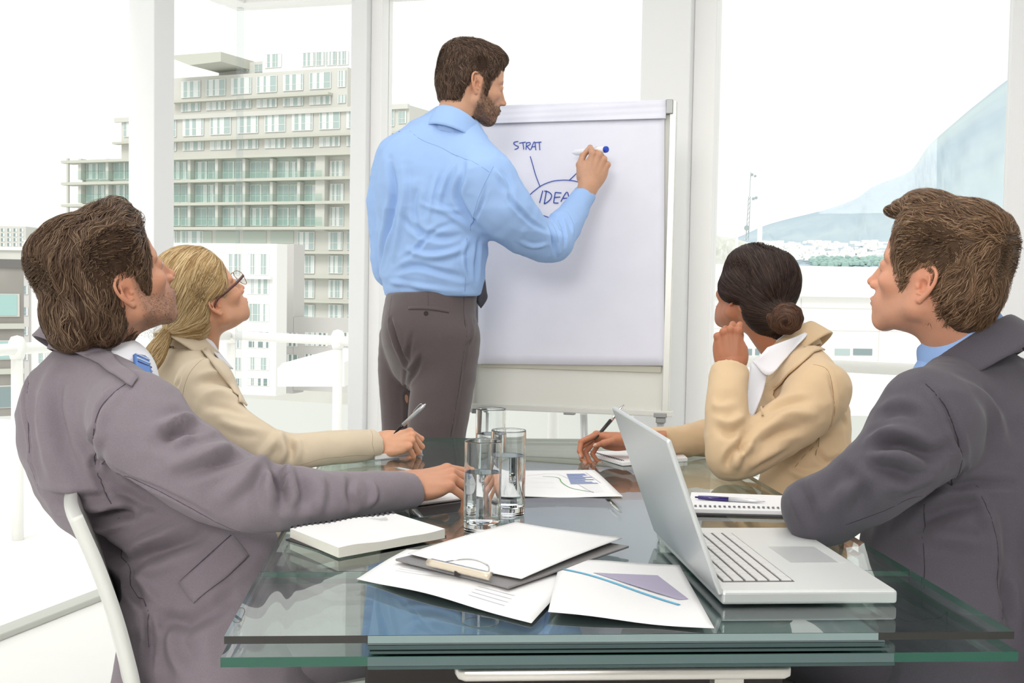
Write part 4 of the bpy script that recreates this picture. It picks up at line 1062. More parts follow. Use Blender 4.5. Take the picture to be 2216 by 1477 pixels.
# ------------------------------------------------------------------ laptop
lp = empty('laptop', tuple(onz(1700, 1240, TZ))); tag(lp, 'open silver laptop at the right near side of the table, lid toward the camera', 'laptop')
m_lap = mat('laptop_silver', (.62, .645, .65), .33, metal=.35, nscale=4, namt=.02); m_lapd = mat('laptop_deck', (.70, .72, .72), .38, metal=.2); m_key = mat('key_silver', (.66, .66, .66), .45); m_gap = mat('key_gap', (.10, .09, .09), .6)
N_, NR, FRr = onz(1562, 1312, TZ), onz(1942, 1309, TZ), onz(1722, 1166, TZ)
LU = nrm(NR-N_); LW = np.linalg.norm(NR-N_); dv = FRr-NR; LD = dv@nrm(np.cross(UP, LU)); LV = nrm(np.cross(UP, LU)); LR_ = np.stack([LU, LV, UP], 1)
def lt(a, b, z=0): return N_+LU*a*LW+LV*b*LD+UP*z
def rslab(name, a0, a1, b0, b1, z0, z1, m, parent, bev=.004, R=None, O=None, seg=3):
    c = lt((a0+a1)/2, (b0+b1)/2, (z0+z1)/2)
    o = MB().box(c, ((a1-a0)*LW/2, (b1-b0)*LD/2, (z1-z0)/2), LR_).build(name, m, parent, bevel=bev, segs=seg); return o
rslab('base', 0, 1, 0, 1, .002, .0195, m_lap, lp, .004); rslab('deck', .012, .988, .012, .988, .0190, .0199, m_lapd, lp, .0004)
for (a, b) in ((.08, .06), (.92, .06), (.08, .94), (.92, .94)): rslab('foot', a-.02, a+.02, b-.02, b+.02, 0, .0025, m_gap, lp, .0005)
rslab('key_bed', .055, .475, .115, .885, .0199, .0202, m_gap, lp, 0)
kb = [o_ for o_ in lp.children if o_.name.startswith('key_bed')][0]
rows_ = [(.06, .118, 14, .6), (.12, .185, 13, 1), (.19, .255, 13, 1), (.26, .325, 12, 1), (.33, .395, 11, 1), (.40, .468, 9, 1)]
kmesh = {}
for ri_, (a0, a1, nk, _) in enumerate(rows_):
    ws = [1.]*nk
    if ri_ == 5: ws = [1, 1, 1, 1.2, 4.6, 1.2, 1, 1, 1]
    elif ri_ > 0: ws[0] = 1.2+.25*ri_; ws[-1] = 1.2+.25*ri_
    tot = sum(ws); b = .122
    for w in ws[::-1]:
        bw = w/tot*(.878-.122); key = (ri_ == 0, round(bw, 4))
        c = lt((a0+a1)/2, b+bw/2, .0211)
        if key not in kmesh:
            o_ = MB().box((0, 0, 0), ((a1-a0)*LW/2-.0012, bw*LD/2-.0014, .0010), None).build('key', m_key, None); me = o_.data
            bm = __import__('bmesh').new(); bm.from_mesh(me); __import__('bmesh').ops.bevel(bm, geom=[e_ for e_ in bm.edges if e_.verts[0].co.z > 0 and e_.verts[1].co.z > 0], offset=.0006, segments=1, affect='EDGES'); bm.to_mesh(me); bm.free()
            kmesh[key] = me; bpy.data.objects.remove(o_)
        o_ = link('key', kmesh[key], kb)
        pl = Vector(lp.location); o_.matrix_basis = Matrix.Translation(Vector(c)) @ Matrix([list(LR_[i])+[0] for i in range(3)]+[[0, 0, 0, 1]])
        o_.matrix_parent_inverse = Matrix.Translation(-Vector(kb.location)-pl)
        b += bw
rslab('trackpad', .60, .90, .38, .64, .0199, .0203, m_lap, lp, .0003); rslab('trackpad_button', .905, .945, .38, .64, .0199, .0204, m_lapd, lp, .0003)
# lid
h0, h1 = lt(-.004, 0, .014), lt(-.004, 1, .014)
tn = P(1441, 948, (h0-CAM)@CF+.0); off = tn-h0; off = off-LV*(off@LV)*.9
ln = nrm(off); lidR = np.stack([LV, ln, np.cross(LV, ln)], 1); LH = np.linalg.norm(off)
cc = (h0+h1)/2+ln*LH/2
V = []; 
MB().box(cc, (LD/2, LH/2, .0035), lidR).build('lid', m_lap, lp, bevel=.003, segs=3)
sn = np.cross(LV, ln); sgn = 1 if sn@LU > 0 else -1
MB().box(cc+sn*sgn*.0038, (LD/2-.012, LH/2-.014, .0006), lidR).build('screen', mat('screen_dark', (.02, .022, .025), .15), lp)
MB().tube([lt(.012, .12, .017), lt(.012, .88, .017)], .006, 14).build('hinge', m_gap, lp, True)
# ------------------------------------------------------------------ flip chart
def planept(a, n, px, py):
    d = ray(px, py); return CAM+d*(((a-CAM)@n)/(d@n))
qa, qb = P(1035, 787, 3.78), P(1437, 790, 3.66)
FU_ = nrm((qb-qa)*[1, 1, 0]); FN = np.array([FU_[1], -FU_[0], 0])
if FN[1] > 0: FN = -FN
ti = math.radians(2.5); FUP = nrm(UP*math.cos(ti)-FN*math.sin(ti)); FN = nrm(np.cross(FU_, FUP)); 
if FN[1] > 0: FN = -FN
FRm = np.stack([FU_, -FN, FUP], 1); PO = (qa+qb)/2
def fp(px, py, out=0): return planept(PO+FN*out, FN, px, py)
fc_ = empty('flip_chart', tuple(P(1240, 1400, 3.75)*[1, 1, 0])); tag(fc_, 'flip chart easel with a blue marker drawing on white paper', 'flip chart')
m_fr = mat('chart_frame', s2l(216, 217, 212), .35, metal=.2); m_bd = mat('chart_board', s2l(226, 226, 219), .5); m_pp = mat('chart_paper', s2l(230, 231, 243), .7, nscale=9, namt=.02); m_hg = mat('chart_hinge', s2l(150, 152, 152), .4, metal=.5)
def fbox(name, x0, y0, x1, y1, o0, o1, m, bev=.002, parent=fc_):
    a, b = fp(x0, (y0+y1)/2), fp(x1, (y0+y1)/2); c, d = fp((x0+x1)/2, y0), fp((x0+x1)/2, y1)
    ctr = (a+b)/2; ctr = ctr+FUP*(((c+d)/2-ctr)@FUP)+FN*(o0+o1)/2
    return MB().box(ctr, (abs((b-a)@FU_)/2, abs(o1-o0)/2, abs((c-d)@FUP)/2), FRm).build(name, m, parent, bevel=bev)
fbox('board', 1024, 224, 1452, 888, -.030, -.010, m_bd)
fbox('side_rail', 1441, 218, 1456, 892, -.032, .004, m_fr); fbox('side_rail', 1021, 232, 1032, 892, -.032, .004, m_fr)
fbox('bottom_rail', 1021, 881, 1456, 893, -.032, .006, m_fr)
fbox('corner_cap', 1441, 216, 1457, 247, -.034, .010, m_hg)
fbox('paper_stack', 1040, 786, 1431, 800, -.010, -.001, mat('stack_edge', s2l(196, 194, 180), .8), .001)
# the top page, slightly wavy, and the folded header strip
def psheet(name, px, out, amp, m, thick=.0008, n=26, seed=0):
    A = [fp(x, y, out) for x, y in px]; B = np.zeros((n, n, 3))
    for i in range(n):
        for j in range(n):
            s_, t_ = j/(n-1), i/(n-1); w = amp*(math.sin(s_*7+t_*5+seed)+.7*math.sin(s_*13-t_*3+seed)+.5*math.sin(t_*19+s_*4))*.5
            B[i, j] = bil(A, s_, t_)+FN*w
    V, F = sheet_grid(B, thick); return mesh_np(name, V, F, m, fc_, True)
psheet('top_page', [(1037, 262), (1438, 254), (1437, 791), (1034, 787)], .004, .0008, m_pp)
psheet('header_fold', [(1040, 229), (1441, 216), (1441, 256), (1038, 268)], .012, .0016, m_pp, thick=.003, seed=2)
# blue drawing
m_ink = mat('marker_ink', s2l(50, 78, 168), .6)
def zc(pts): return [(1050+x/3.211, 180+y/3.211) for x, y in pts]
STK = [[(230, 404), (206, 408), (198, 418), (210, 430), (230, 440), (224, 452), (204, 460)], [(236, 416), (282, 408)], [(262, 412), (268, 460)],
 [(287, 412), (283, 462)], [(283, 415), (308, 411), (312, 424), (288, 438)], [(290, 438), (312, 463)], [(316, 462), (342, 406), (352, 465)], [(322, 443), (352, 438)], [(345, 412), (391, 408)], [(375, 410), (380, 465)],
 [(313, 507), (330, 566), (352, 642), (382, 721)], [(586, 672), (640, 620), (690, 570)],
 [(302, 850), (298, 822), (312, 775), (350, 740), (395, 708), (465, 681), (530, 673), (585, 674), (640, 683), (700, 705)], [(540, 940), (465, 933), (430, 928), (380, 908), (330, 880), (302, 850)]]
BIG = [[(400, 745), (378, 830)], [(426, 745), (410, 838)], [(410, 748), (440, 755), (461, 776), (455, 802), (432, 826), (408, 838)], [(487, 758), (475, 830)], [(486, 758), (530, 762)], [(481, 793), (522, 790)], [(475, 831), (509, 832)], [(525, 822), (568, 756), (586, 822)], [(538, 800), (580, 797)], [(628, 768), (612, 784), (618, 792)]]
def pen_strokes(name, L, w):
    mb = MB()
    for s_ in L:
        p = zc(s_); p = spline(p, 5) if len(p) > 2 else spline(p, 6)
        q = np.array([fp(x, y, .0068) for x, y in p]); T = np.gradient(q, axis=0); T /= np.maximum(np.linalg.norm(T, axis=1, keepdims=True), 1e-9); S = np.cross(T, FN)*w/2; n = len(q)
        mb.add(np.vstack([q+S, q-S, q+S-FN*.0008, q-S-FN*.0008]), [(i, i+1, n+i+1, n+i) for i in range(n-1)])
    return mb.build(name, m_ink, fc_)
pen_strokes('marker_lines', STK, .0028); pen_strokes('idea_lettering', BIG, .0034)
# legs
m_leg = mat('leg_white', s2l(215, 218, 220), .3, metal=.3)
def leg(px, name='leg', back=0.):
    a = fp(px, 895, -.02-back); b = a.copy(); b[2] = .012; b = b+FN*(.12 if not back else -.25)
    MB().tube([a, b], .0125, 14).build(name, m_leg, fc_, True); MB().tube([b+FN*.12, b-FN*.12], .013, 12).build('foot_bar', m_leg, fc_, True)
leg(1430); leg(1045); leg(1263, 'rear_leg', .18)
fbox('leg_bracket', 1415, 893, 1443, 903, -.03, .008, m_hg); fbox('leg_socket', 1419, 903, 1440, 915, -.028, .002, m_hg)
fbox('leg_bracket', 1022, 886, 1046, 894, -.03, .012, m_hg); fbox('tray_clip', 1220, 892, 1244, 897, -.02, .008, m_hg)
# ------------------------------------------------------------------ people: tools
class Sculpt:
    def __init__(s, h): s.h = h; s.ops = []; s.lo = np.full(3, 1e9); s.hi = np.full(3, -1e9)
    def _b(s, p, r): p = np.asarray(p, float); s.lo = np.minimum(s.lo, p-r); s.hi = np.maximum(s.hi, p+r)
    def ell(s, c, r, R=None, k=.03, sub=False):
        if not sub: s._b(c, np.max(r)+.01)
        s.ops.append(('ell', (c, r, R, k, sub))); return s
    def tube(s, st, k=.03, n=4, sub=False, flat=None, px=True):
        """stations (px, py, D, r in pixels) or world (x, y, z, r)"""
        pts, rad = [], []
        for q in st:
            if px: pts.append(P(q[0], q[1], q[2])); rad.append(q[3]*q[2]/FPX)
            else: pts.append(np.asarray(q[:3], float)); rad.append(q[3])
            if not sub: s._b(pts[-1], rad[-1]+.012)
        s.ops.append(('tube', (pts, rad, k, n, sub, flat))); return s
    def box(s, c, half, R=None, rnd=.01, k=.01, sub=False):
        if not sub: s._b(c, np.linalg.norm(half)+.01)
        s.ops.append(('box', (c, half, R, rnd, k, sub))); return s
    def cut(s, p, n, k=.003): s.ops.append(('halfspace', (p, n, k))); return s
    def scut(s, p, n, rad, k=.002): s.ops.append(('scut', (p, n, rad, k))); return s
    def field(s, lo=None, hi=None):
        f = Field(s.lo if lo is None else np.maximum(s.lo, lo), s.hi if hi is None else np.minimum(s.hi, hi), s.h)
        for k, a in s.ops: getattr(f, k)(*a)
        return f
from mathutils.bvhtree import BVHTree
BV = {}
def garment(name, f, folds, m, parent, noise=(0, 8), smooth=2, seed=0, disp=None, off=0., fs=1.5, ridge=0.):
    V, F = f.mesh(); V = smooth_mesh(V, F, smooth, .5); N = vnormals(V, F)
    if noise[0]:
        V = V+N*(noise[0]*vnoise(V*np.array([1, 1, 1.]), noise[1], seed, 3))[:, None]
    for fo in folds:
        pts, w, d = fo[:3]
        P3 = np.array([f.hit(x, y) for x, y in pts]); P3 = spline(P3, 5) if len(P3) > 2 else spline(P3, 5)
        V = fold(V, N, P3, w, d*fs)
    if ridge:
        q = V*np.array([1, 1, 1.25]); n1 = vnoise(q, 13, seed+2, 1); n2 = vnoise(q+.31, 24, seed+5, 1); V = V+N*(ridge*((1-3*np.abs(n1))*.7+(1-3*np.abs(n2))*.3))[:, None]
    if disp is not None: V = V+N*disp(V, N)[:, None]
    V = smooth_mesh(V, F, 1, .3)
    BV[id(f)] = BVHTree.FromPolygons(V.tolist(), F.tolist())
    return mesh_np(name, V, F, m, parent, True)
def bhit(f, px, py):
    b = BV.get(id(f))
    if b is not None:
        h = b.ray_cast(Vector(CAM), Vector(ray(px, py)))
        if h[0] is not None: return np.array(h[0])
    return f.hit(px, py)
def bproj(f, Q, off):
    b = BV.get(id(f)); R = []
    for q in np.asarray(Q).reshape(-1, 3):
        h = b.find_nearest(Vector(q)); n = np.array(h[1]); R.append(np.array(h[0])+n*off)
    return np.array(R).reshape(np.shape(Q))
def seam(f, pts, m, parent, r=.0009, off=.0002, name='seam', sink=0):
    P3 = np.array([bhit(f, x, y) for x, y in pts]); P3 = spline(P3, 7); P3 = bproj(f, P3, -r*.45)
    return MB().tube(P3, r, 6).build(name, m, parent, True)
def onpatch(name, f, rows, m, parent, off=.003, thick=.002, nu=5, nv=4):
    R = np.array([[bhit(f, x, y) for x, y in row] for row in rows]); 
    A = np.stack([spline(R[i], nu) for i in range(len(R))]); B = np.stack([spline(A[:, j], nv) for j in range(A.shape[1])], 1)
    Q = bproj(f, B, off); 
    V, F = sheet_grid(Q, thick); return mesh_np(name, V, F, m, parent, True)
def ring_collar(name, C, R, m, parent, prof, gap=35, ratio=.92, thick=.0025, n=40, shape=None):
    """prof(phi) -> list of (radius, height) rows from inside to the outer leaf edge; phi 0 = front"""
    rows = []
    ph = np.radians(np.linspace(gap, 360-gap, n))
    pr = [prof(p) for p in ph]; k = len(pr[0])
    B = np.array([[C+R@np.array([r*math.cos(p)+(q[2] if len(q) > 2 else 0), r*math.sin(p)*ratio, z]) for p, pp in zip(ph, pr) for q in [pp[i]] for r, z in [q[:2]]] for i in range(k)])
    B = np.stack([spline(B[:, j], 4) for j in range(B.shape[1])], 1)
    V, F = sheet_grid(B, thick); return mesh_np(name, V, F, m, parent, True)
def joinq(parts):
    V, F, C, n = [], [], [], 0
    for v, f, c in parts:
        V.append(v); F.append(f+n); C.append(np.broadcast_to(c, (len(v), 3))); n += len(v)
    return np.vstack(V), np.vstack(F), np.vstack(C)
def polysd(poly, x, z):
    """signed distance to a polygon, positive inside"""
    p = np.asarray(poly, float); d = np.full(np.broadcast(x, z).shape, 1e9); ins = np.zeros(d.shape, bool)
    for i in range(len(p)):
        a, b = p[i], p[(i+1) % len(p)]; e = b-a; wx, wz = x-a[0], z-a[1]; t = np.clip((wx*e[0]+wz*e[1])/(e@e), 0, 1)
        d = np.minimum(d, np.hypot(wx-e[0]*t, wz-e[1]*t))
        c = ((a[1] > z) != (b[1] > z)) & (x < (b[0]-a[0])*(z-a[1])/(b[1]-a[1]+1e-12)+a[0]); ins ^= c
    return np.where(ins, d, -d)
def skull_field(h=.3, neck=(-4.2, 0, -18), fem=0):
    f = Field((-17, -12, -17), (14, 12, 18), h); f.v[:] = 8
    f.ell((-.8, 0, 4.2), (9.3, 7.5, 8.6), None, .1); f.ell((3.2, 0, 4.6), (5.9, 6.1, 6.3), None, 2); f.ell((-4, 0, .6), (5.8, 6.2, 6.4), None, 2)
    f.ell((3.2, 0, -2.0), (5.4, 5.6, 7.0), None, 2); nr = 5.8-1.1*fem; f.cone((-1.2, 0, -3), neck, nr, nr, 2.4); return f
def hair_field(poly, thick, extra=None, h=.3, neck=(-4.2, 0, -18), fem=0, slope=.5):
    s = skull_field(h, neck, fem); X, Z = s.ax[0][:, None], s.ax[2][None, :]
    d2 = polysd(poly, X, Z); 
    T = np.clip(d2*slope, -.6, None)[:, None, :]
    th = thick(s.ax[0][:, None, None], s.ax[1][None, :, None], s.ax[2][None, None, :])
    s.v = (s.v-np.minimum(T, th)).astype(np.float32)
    if extra: extra(s)
    return s
def make_hair(f, fr, parent, cols, dirf, n, length, width, off=.15, lift=0., curl=0., clump=.25, seg=8, seed=1, more=None, name='hair', basecol=None, rough=.42, keepf=None, flatq=.35):
    V, F = f.mesh(); V = smooth_mesh(V, F, 6, .5); r = np.random.default_rng(seed)
    bc = np.tile(np.array(basecol if basecol is not None else cols[0], float), (len(V), 1)); bc *= (1+.25*vnoise(V, 1.2, 4, 2))[:, None]
    idx = r.integers(0, len(V), n*2); 
    if keepf is not None: idx = idx[keepf(V[idx])]
    seeds = V[idx[:n]]+r.normal(size=(min(n, len(idx)), 3))*.12
    HV, HF, sh = strands(f, seeds, dirf, length, off, width, seg, lift, curl, seed, clump)
    parts = [(place(V, fr), F, bc), (place(HV, fr), HF, hair_colors(sh, cols))]
    if more: parts += more
    V, F, C = joinq(parts)
    return mesh_np(name, V, F, mat('hair_strands', rough=rough, vcol=True, spec=.22), parent, True, col=C)
m_eye = mat('eye_white', (.75, .73, .70), .15, coat=.5); m_iris = mat('iris', (.08, .06, .04), .1)
def eyes(fr, parent, lookup=0):
    for s in (-1, 1):
        mb = MB(); c = np.array([7.78, s*3.2, 1.15]); q = place(np.array([c]), fr)[0]; d = fr['R']@nrm((1, 0, lookup)); R = frame_z(d)
        pr = [(0, -1.25), (.7, -1.03), (1.1, -.55), (1.24, 0), (1.1, .55), (.62, 1.08), (.56, 1.11), (.25, 1.2), (0, 1.22)]
        V = []; n = 20
        for r_, z_ in pr:
            for j in range(n): t = 2*math.pi*j/n; V.append(q+R@np.array([r_*math.cos(t), r_*math.sin(t), z_])*.01*fr['s'])
        F = [(i*n+j, i*n+(j+1) % n, (i+1)*n+(j+1) % n, (i+1)*n+j) for i in range(len(pr)-1) for j in range(n)]
        mb.add(V, F[:5*n], 0).add(V, F[5*n:], 1); mb.build('eye', [m_eye, m_iris], parent, True)
m_skin = mat('skin', rough=.48, vcol=True, sss=.12, bump=.25, bscale=900)
def person(name, label, skin, head_o, fr, hands=(), limbs=None, look=0):
    """one body mesh: head, neck, a slim trunk and limbs under the clothes, hands"""
    head_o = dict(head_o, skin=skin); hf, V, F, C = head_mesh(head_o); parts = [(place(V, fr), F, C)]
    for hv, hF, hc in hands: parts.append((hv, hF, hc))
    if limbs:
        s = Sculpt(.012)
        for t in limbs: s.tube(t, .02, 2, px=False)
        f = s.field(); v, q = f.mesh(); parts.append((v, q, np.array(skin)))
    V, F, C = joinq(parts)
    o = mesh_np(name, V, F, m_skin, None, True, col=C); tag(o, label, 'person')
    eyes(fr, o, look); return o
def hand_at(fr, skin, **kw):
    V, F, C, ch, th = hand_mesh(skin, **kw); W = place(V, fr)
    return (W, F, C), [place(np.array(c), fr) for c in ch], place(np.array(th), fr)
def neckpt(fr, ne, z):
    a = np.array([-1.7, 0, -3.]); b = np.array(ne, float); t = (z-a[2])/(b[2]-a[2]); return place(np.array([a+(b-a)*t]), fr)[0]
def at_neck(px, py, fr, ne):
    """the pixel taken at the depth of the neck axis"""
    zs = np.linspace(-5, -20, 60); Q = [neckpt(fr, ne, z) for z in zs]; j = int(np.argmin([abs(proj(q)[1]-py) for q in Q])); return P(px, py, proj(Q[j])[2])
def W4(px, py, D, r): return (*P(px, py, D), r)
# ------------------------------------------------------------------ the man at the flip chart
SK3 = s2l(196, 150, 122)
m_shirt3 = mat('blue_shirt', s2l(154, 186, 233), .8, weave=.25, bscale=1400, sheen=.0); m_seam3 = mat('blue_seam', s2l(118, 152, 208), .8)
m_tr3 = mat('grey_brown_trousers', s2l(88, 78, 80), .85, weave=.3, bscale=1500, sheen=.25, nscale=700, namt=.12); m_trs = mat('trouser_seam', s2l(50, 43, 44), .9)
m_tie3 = mat('dark_tie', s2l(48, 44, 58), .5)
fr3 = dict(O=P(1019, 189, 3.33), R=rotm(24, -9, 0), s=.93)
h3f = hand_frame(P(1274, 402, 3.51), np.array([.36, .16, .9]), np.array([.30, -.93, .12]), 1.03)
hd3, ch3, th3 = hand_at(h3f, SK3, flex=[(58, 52, 20), (62, 72, 35), (66, 75, 40), (70, 75, 40)], thumb=((1.8, 2.4, -1), (4.9, 4.2, -2.0), (7.9, 4.2, -2.9), (10.2, 3.2, -3.6)), slim=.98, wrist=-9)
sh3R, sh3L = P(1050, 375, 3.24), P(858, 330, 3.47)
man3 = person('person', 'standing man in a pale blue shirt drawing on the flip chart', SK3, dict(beard=.72, beardcol=(.085, .05, .032), neck=(-5.5, 0, -17)), fr3, [hd3],
    [[W4(990, 270, 3.34, .05), W4(945, 400, 3.36, .10), W4(935, 600, 3.36, .10), W4(930, 720, 3.36, .10)], [(*sh3L, .04), W4(950, 330, 3.36, .05), (*sh3R, .04), W4(1180, 515, 3.33, .032), W4(1250, 440, 3.49, .024), (*h3f['O'], .022)],
     [(*sh3L, .04), W4(826, 560, 3.52, .03), W4(880, 640, 3.62, .022)], [W4(960, 740, 3.32, .05), W4(940, 1080, 3.30, .045), W4(930, 1460, 3.33, .03)], [W4(890, 740, 3.42, .04), W4(868, 900, 3.45, .035), W4(868, 1080, 3.45, .035), W4(862, 1430, 3.48, .03)]])
hp3 = [(8.7, 9.2), (8.0, 7.2), (5.7, 6.6), (5.2, 4.8), (4.0, 3.2), (3.2, 1.6), (2.9, -2.2), (1.3, -2.2), (1.2, 1.2), (.9, 2.8), (-.6, 3.6), (-2.6, 3.2), (-3.3, 0), (-3.7, -3.2), (-4.6, -5.6), (-6, -6.6), (-9.6, -6.8), (-15, -2), (-15, 17), (9, 17)]
def ex3(s):
    s.ell((4.8, .3, 10.2), (4.4, 5.2, 2.3), rotm(0, 8), 2.6); s.ell((7.8, .6, 9.7), (1.9, 3.8, 1.4), None, 1.8); s.ell((-1, 0, 11.6), (5, 4.5, 1.6), None, 1.2)
    s.ell((-5.6, 0, 9.9), (1.9, 2.2, 1.8), None, 1.0)
hf3 = hair_field(hp3, lambda x, y, z: .45+1.15*np.clip((z-4.5)/6, 0, 1)+.35*np.clip((-x-4)/4, 0, 1), ex3)
def dir3(Q):
    top = np.clip((Q[:, 2]-8)/3.5, 0, 1)[:, None]; cr = Q-np.array([-5.5, 0, 11]); cr = cr/np.maximum(np.linalg.norm(cr, axis=1, keepdims=True), .5)
    side = np.array([.25, 0, -1.]); return top*(cr*1.2+np.array([.6, .25, 0]))+(1-top)*side
make_hair(hf3, fr3, man3, [(.020, .010, .006), (.05, .028, .018), (.10, .060, .040), (.23, .15, .105)], dir3, 12000, 2.4, .05, off=.35, lift=.7, clump=.30, curl=.45, keepf=lambda v: v[:, 2] > -4.6, basecol=(.05, .029, .019), seed=3)
# beard: short strands on jaw
def beard(fr, parent, skin, n, cols, length, width, seed=5, strength=.7):
    o = dict(skin=skin, beard=strength); hf, V, F, C = head_mesh(o); m = o['beardmask']; r = np.random.default_rng(seed)
    idx = np.where(m > .35)[0]; idx = idx[r.random(len(idx)) < m[idx]]; idx = r.choice(idx, n)
    seeds = V[idx]+r.normal(size=(n, 3))*.12
    def d(Q): return np.array([.55, 0, -1.])+0*Q
    HV, HF, sh = strands(hf, seeds, d, length, .06, width, 4, lift=.10, clump=.35, seed=seed)
    C = hair_colors(sh, cols); return mesh_np('beard', place(HV, fr), HF, mat('hair_strands'), parent, True, col=C)
beard(fr3, man3, SK3, 5200, [(.05, .028, .018), (.09, .05, .03), (.17, .10, .06)], .55, .022)
# shirt
F3 = nrm((math.cos(math.radians(52)), math.sin(math.radians(52)), 0)); 
s = Sculpt(.0042)
s.tube([(962, 318, 3.36, 88), (938, 395, 3.36, 132), (932, 470, 3.36, 137), (936, 540, 3.36, 134), (935, 590, 3.36, 127), (940, 622, 3.36, 112), (942, 645, 3.36, 103)], .03, 4, flat=(F3, .70))
s.tube([(982, 297, 3.335, 50), (970, 330, 3.35, 58)], .05)
s.tube([(873, 338, 3.46, 48), (910, 316, 3.43, 44), (975, 312, 3.36, 40), (1030, 348, 3.28, 48), (1052, 388, 3.24, 62)], .05, 4)
s.ell(P(905, 385, 3.32), (.11, .075, .13), rotm(0), .05)
s.tube([(1045, 392, 3.24, 64), (1085, 450, 3.25, 68), (1138, 500, 3.29, 53), (1180, 522, 3.33, 45), (1196, 524, 3.35, 41)], .03, 4)
s.tube([(1192, 522, 3.35, 43), (1218, 492, 3.40, 38), (1240, 460, 3.46, 31), (1257, 434, 3.50, 26), (1264, 423, 3.515, 24)], .02, 4)
s.scut(P(1261, 427, 3.51), P(1285, 392, 3.57)-P(1257, 434, 3.50), .07)
s.tube([(862, 338, 3.46, 45), (838, 400, 3.49, 41), (834, 480, 3.51, 38), (838, 560, 3.52, 35), (845, 590, 3.55, 32), (890, 615, 3.66, 27)], .03, 4)
s.cut(P(940, 640, 3.36), np.array([0.03, 0, -1]), .004)
f3 = s.field()
folds3 = [([(985, 355), (960, 400), (945, 450)], .008, .006), ([(1005, 345), (1000, 380), (990, 420), (1010, 460), (1035, 490)], .010, -.008), ([(940, 440), (980, 470), (1015, 495)], .007, .006), ([(870, 470), (905, 500), (960, 515), (1005, 505)], .009, -.006),
 ([(880, 540), (930, 555), (985, 545), (1020, 520)], .008, .007), ([(850, 590), (900, 575), (960, 590), (1005, 600)], .008, -.006), ([(845, 345), (852, 420), (838, 500), (822, 580)], .010, -.012), ([(870, 350), (876, 420), (862, 500), (850, 560)], .009, .006),
 ([(905, 400), (895, 460), (915, 520)], .009, -.005), ([(945, 380), (935, 430), (925, 480)], .007, .005), ([(1010, 520), (1000, 560), (1010, 610)], .006, .005), ([(1040, 515), (1032, 560), (1030, 610)], .007, -.006),
 ([(820, 600), (860, 612), (920, 622), (1000, 630)], .007, .006), ([(1190, 485), (1198, 520), (1203, 555)], .006, -.008), ([(1210, 470), (1222, 505), (1222, 530)], .005, -.007), ([(1200, 478), (1212, 512), (1212, 548)], .005, .006), ([(1225, 462), (1238, 490), (1240, 508)], .005, .005),
 ([(1090, 395), (1110, 440), (1150, 480), (1185, 500)], .006, -.005), ([(1120, 520), (1150, 535), (1185, 530)], .006, .004), ([(1055, 400), (1040, 450), (1022, 490)], .004, -.004), ([(1075, 370), (1092, 395), (1100, 430)], .006, .006), ([(985, 480), (940, 500), (900, 540), (870, 560)], .006, -.005), ([(1000, 455), (950, 455), (910, 440)], .006, .004)]
sh3 = garment('shirt', f3, folds3, m_shirt3, man3, noise=(.002, 16), seed=3, ridge=.0028)
seam(f3, [(862, 284), (905, 298), (960, 322), (1010, 345), (1058, 372)], m_seam3, sh3); seam(f3, [(1068, 360), (1050, 395), (1035, 430), (1024, 470), (1018, 500)], m_seam3, sh3); seam(f3, [(1010, 515), (1009, 560), (1006, 630)], m_seam3, sh3)
# collar
CR3 = rotm(38, -22, 0)
ring_collar('collar', at_neck(982, 278, fr3, (-5.5, 0, -17)), CR3, m_shirt3, sh3, lambda p: [(.060, -.035), (.059, .022-.006*math.cos(p)), (.063, .030-.008*math.cos(p)), (.070, .004-.008*math.cos(p)), (.077+.004*math.cos(p), -.024-.022*max(0, math.cos(p))**2)], gap=22, ratio=.95)
# cuff
cuf = []
a_, b_ = P(1249, 447, 3.485), P(1265, 421, 3.52); ax = nrm(b_-a_); Rz = frame_z(ax)
rows = []
for q, r_ in ((0, .0335), (.5, .0338), (1, .0335), (1.04, .032), (.9, .0305)):
    rows.append([a_+(b_-a_)*q+Rz@np.array([r_*math.cos(t), r_*.86*math.sin(t), 0]) for t in np.linspace(0, 2*math.pi, 29)])
B = np.array(rows); V, F = sheet_grid(B, .0015); mesh_np('cuff', V, F, m_shirt3, sh3, True)
# trousers
s = Sculpt(.0045)
s.tube([(938, 630, 3.36, 102), (930, 670, 3.36, 108), (928, 715, 3.36, 110), (930, 750, 3.36, 104)], .03, 4, flat=(F3, .80))
s.tube([(968, 735, 3.31, 72), (962, 800, 3.31, 70), (953, 870, 3.31, 67), (944, 950, 3.31, 62), (938, 1080, 3.30, 54), (935, 1250, 3.32, 46), (932, 1470, 3.34, 44)], .02, 3)
s.tube([(880, 735, 3.43, 60), (868, 800, 3.45, 50), (866, 880, 3.46, 43), (868, 950, 3.46, 42), (866, 1100, 3.46, 44), (862, 1260, 3.48, 42), (860, 1450, 3.5, 42)], .012, 3)
s.ell(P(905, 715, 3.30), (.09, .085, .10), None, .06); s.cut(P(938, 629, 3.36), np.array([-.06, 0, 1]), .003)
ft3 = s.field()
tf3 = [([(846, 690), (856, 730), (872, 770), (879, 790)], .006, -.010), ([(905, 760), (895, 785), (882, 800)], .006, .007), ([(893, 720), (885, 760), (880, 790)], .006, -.006), ([(912, 775), (900, 805), (886, 830)], .006, -.005), ([(1003, 640), (1006, 700), (1008, 760), (1002, 800)], .003, -.003), ([(1024, 690), (1016, 740), (1006, 748)], .003, -.005), ([(880, 800), (881, 860), (881, 940)], .006, -.008), ([(1000, 800), (990, 870), (978, 945)], .003, .004)]
tr3 = garment('trousers', ft3, tf3, m_tr3, man3, noise=(.0015, 10), seed=8, ridge=.0012)
onpatch('back_pocket', ft3, [[(884, 664), (925, 663), (971, 670)], [(884, 669), (925, 669), (971, 676)]], m_tr3, tr3, .0012, .0018)
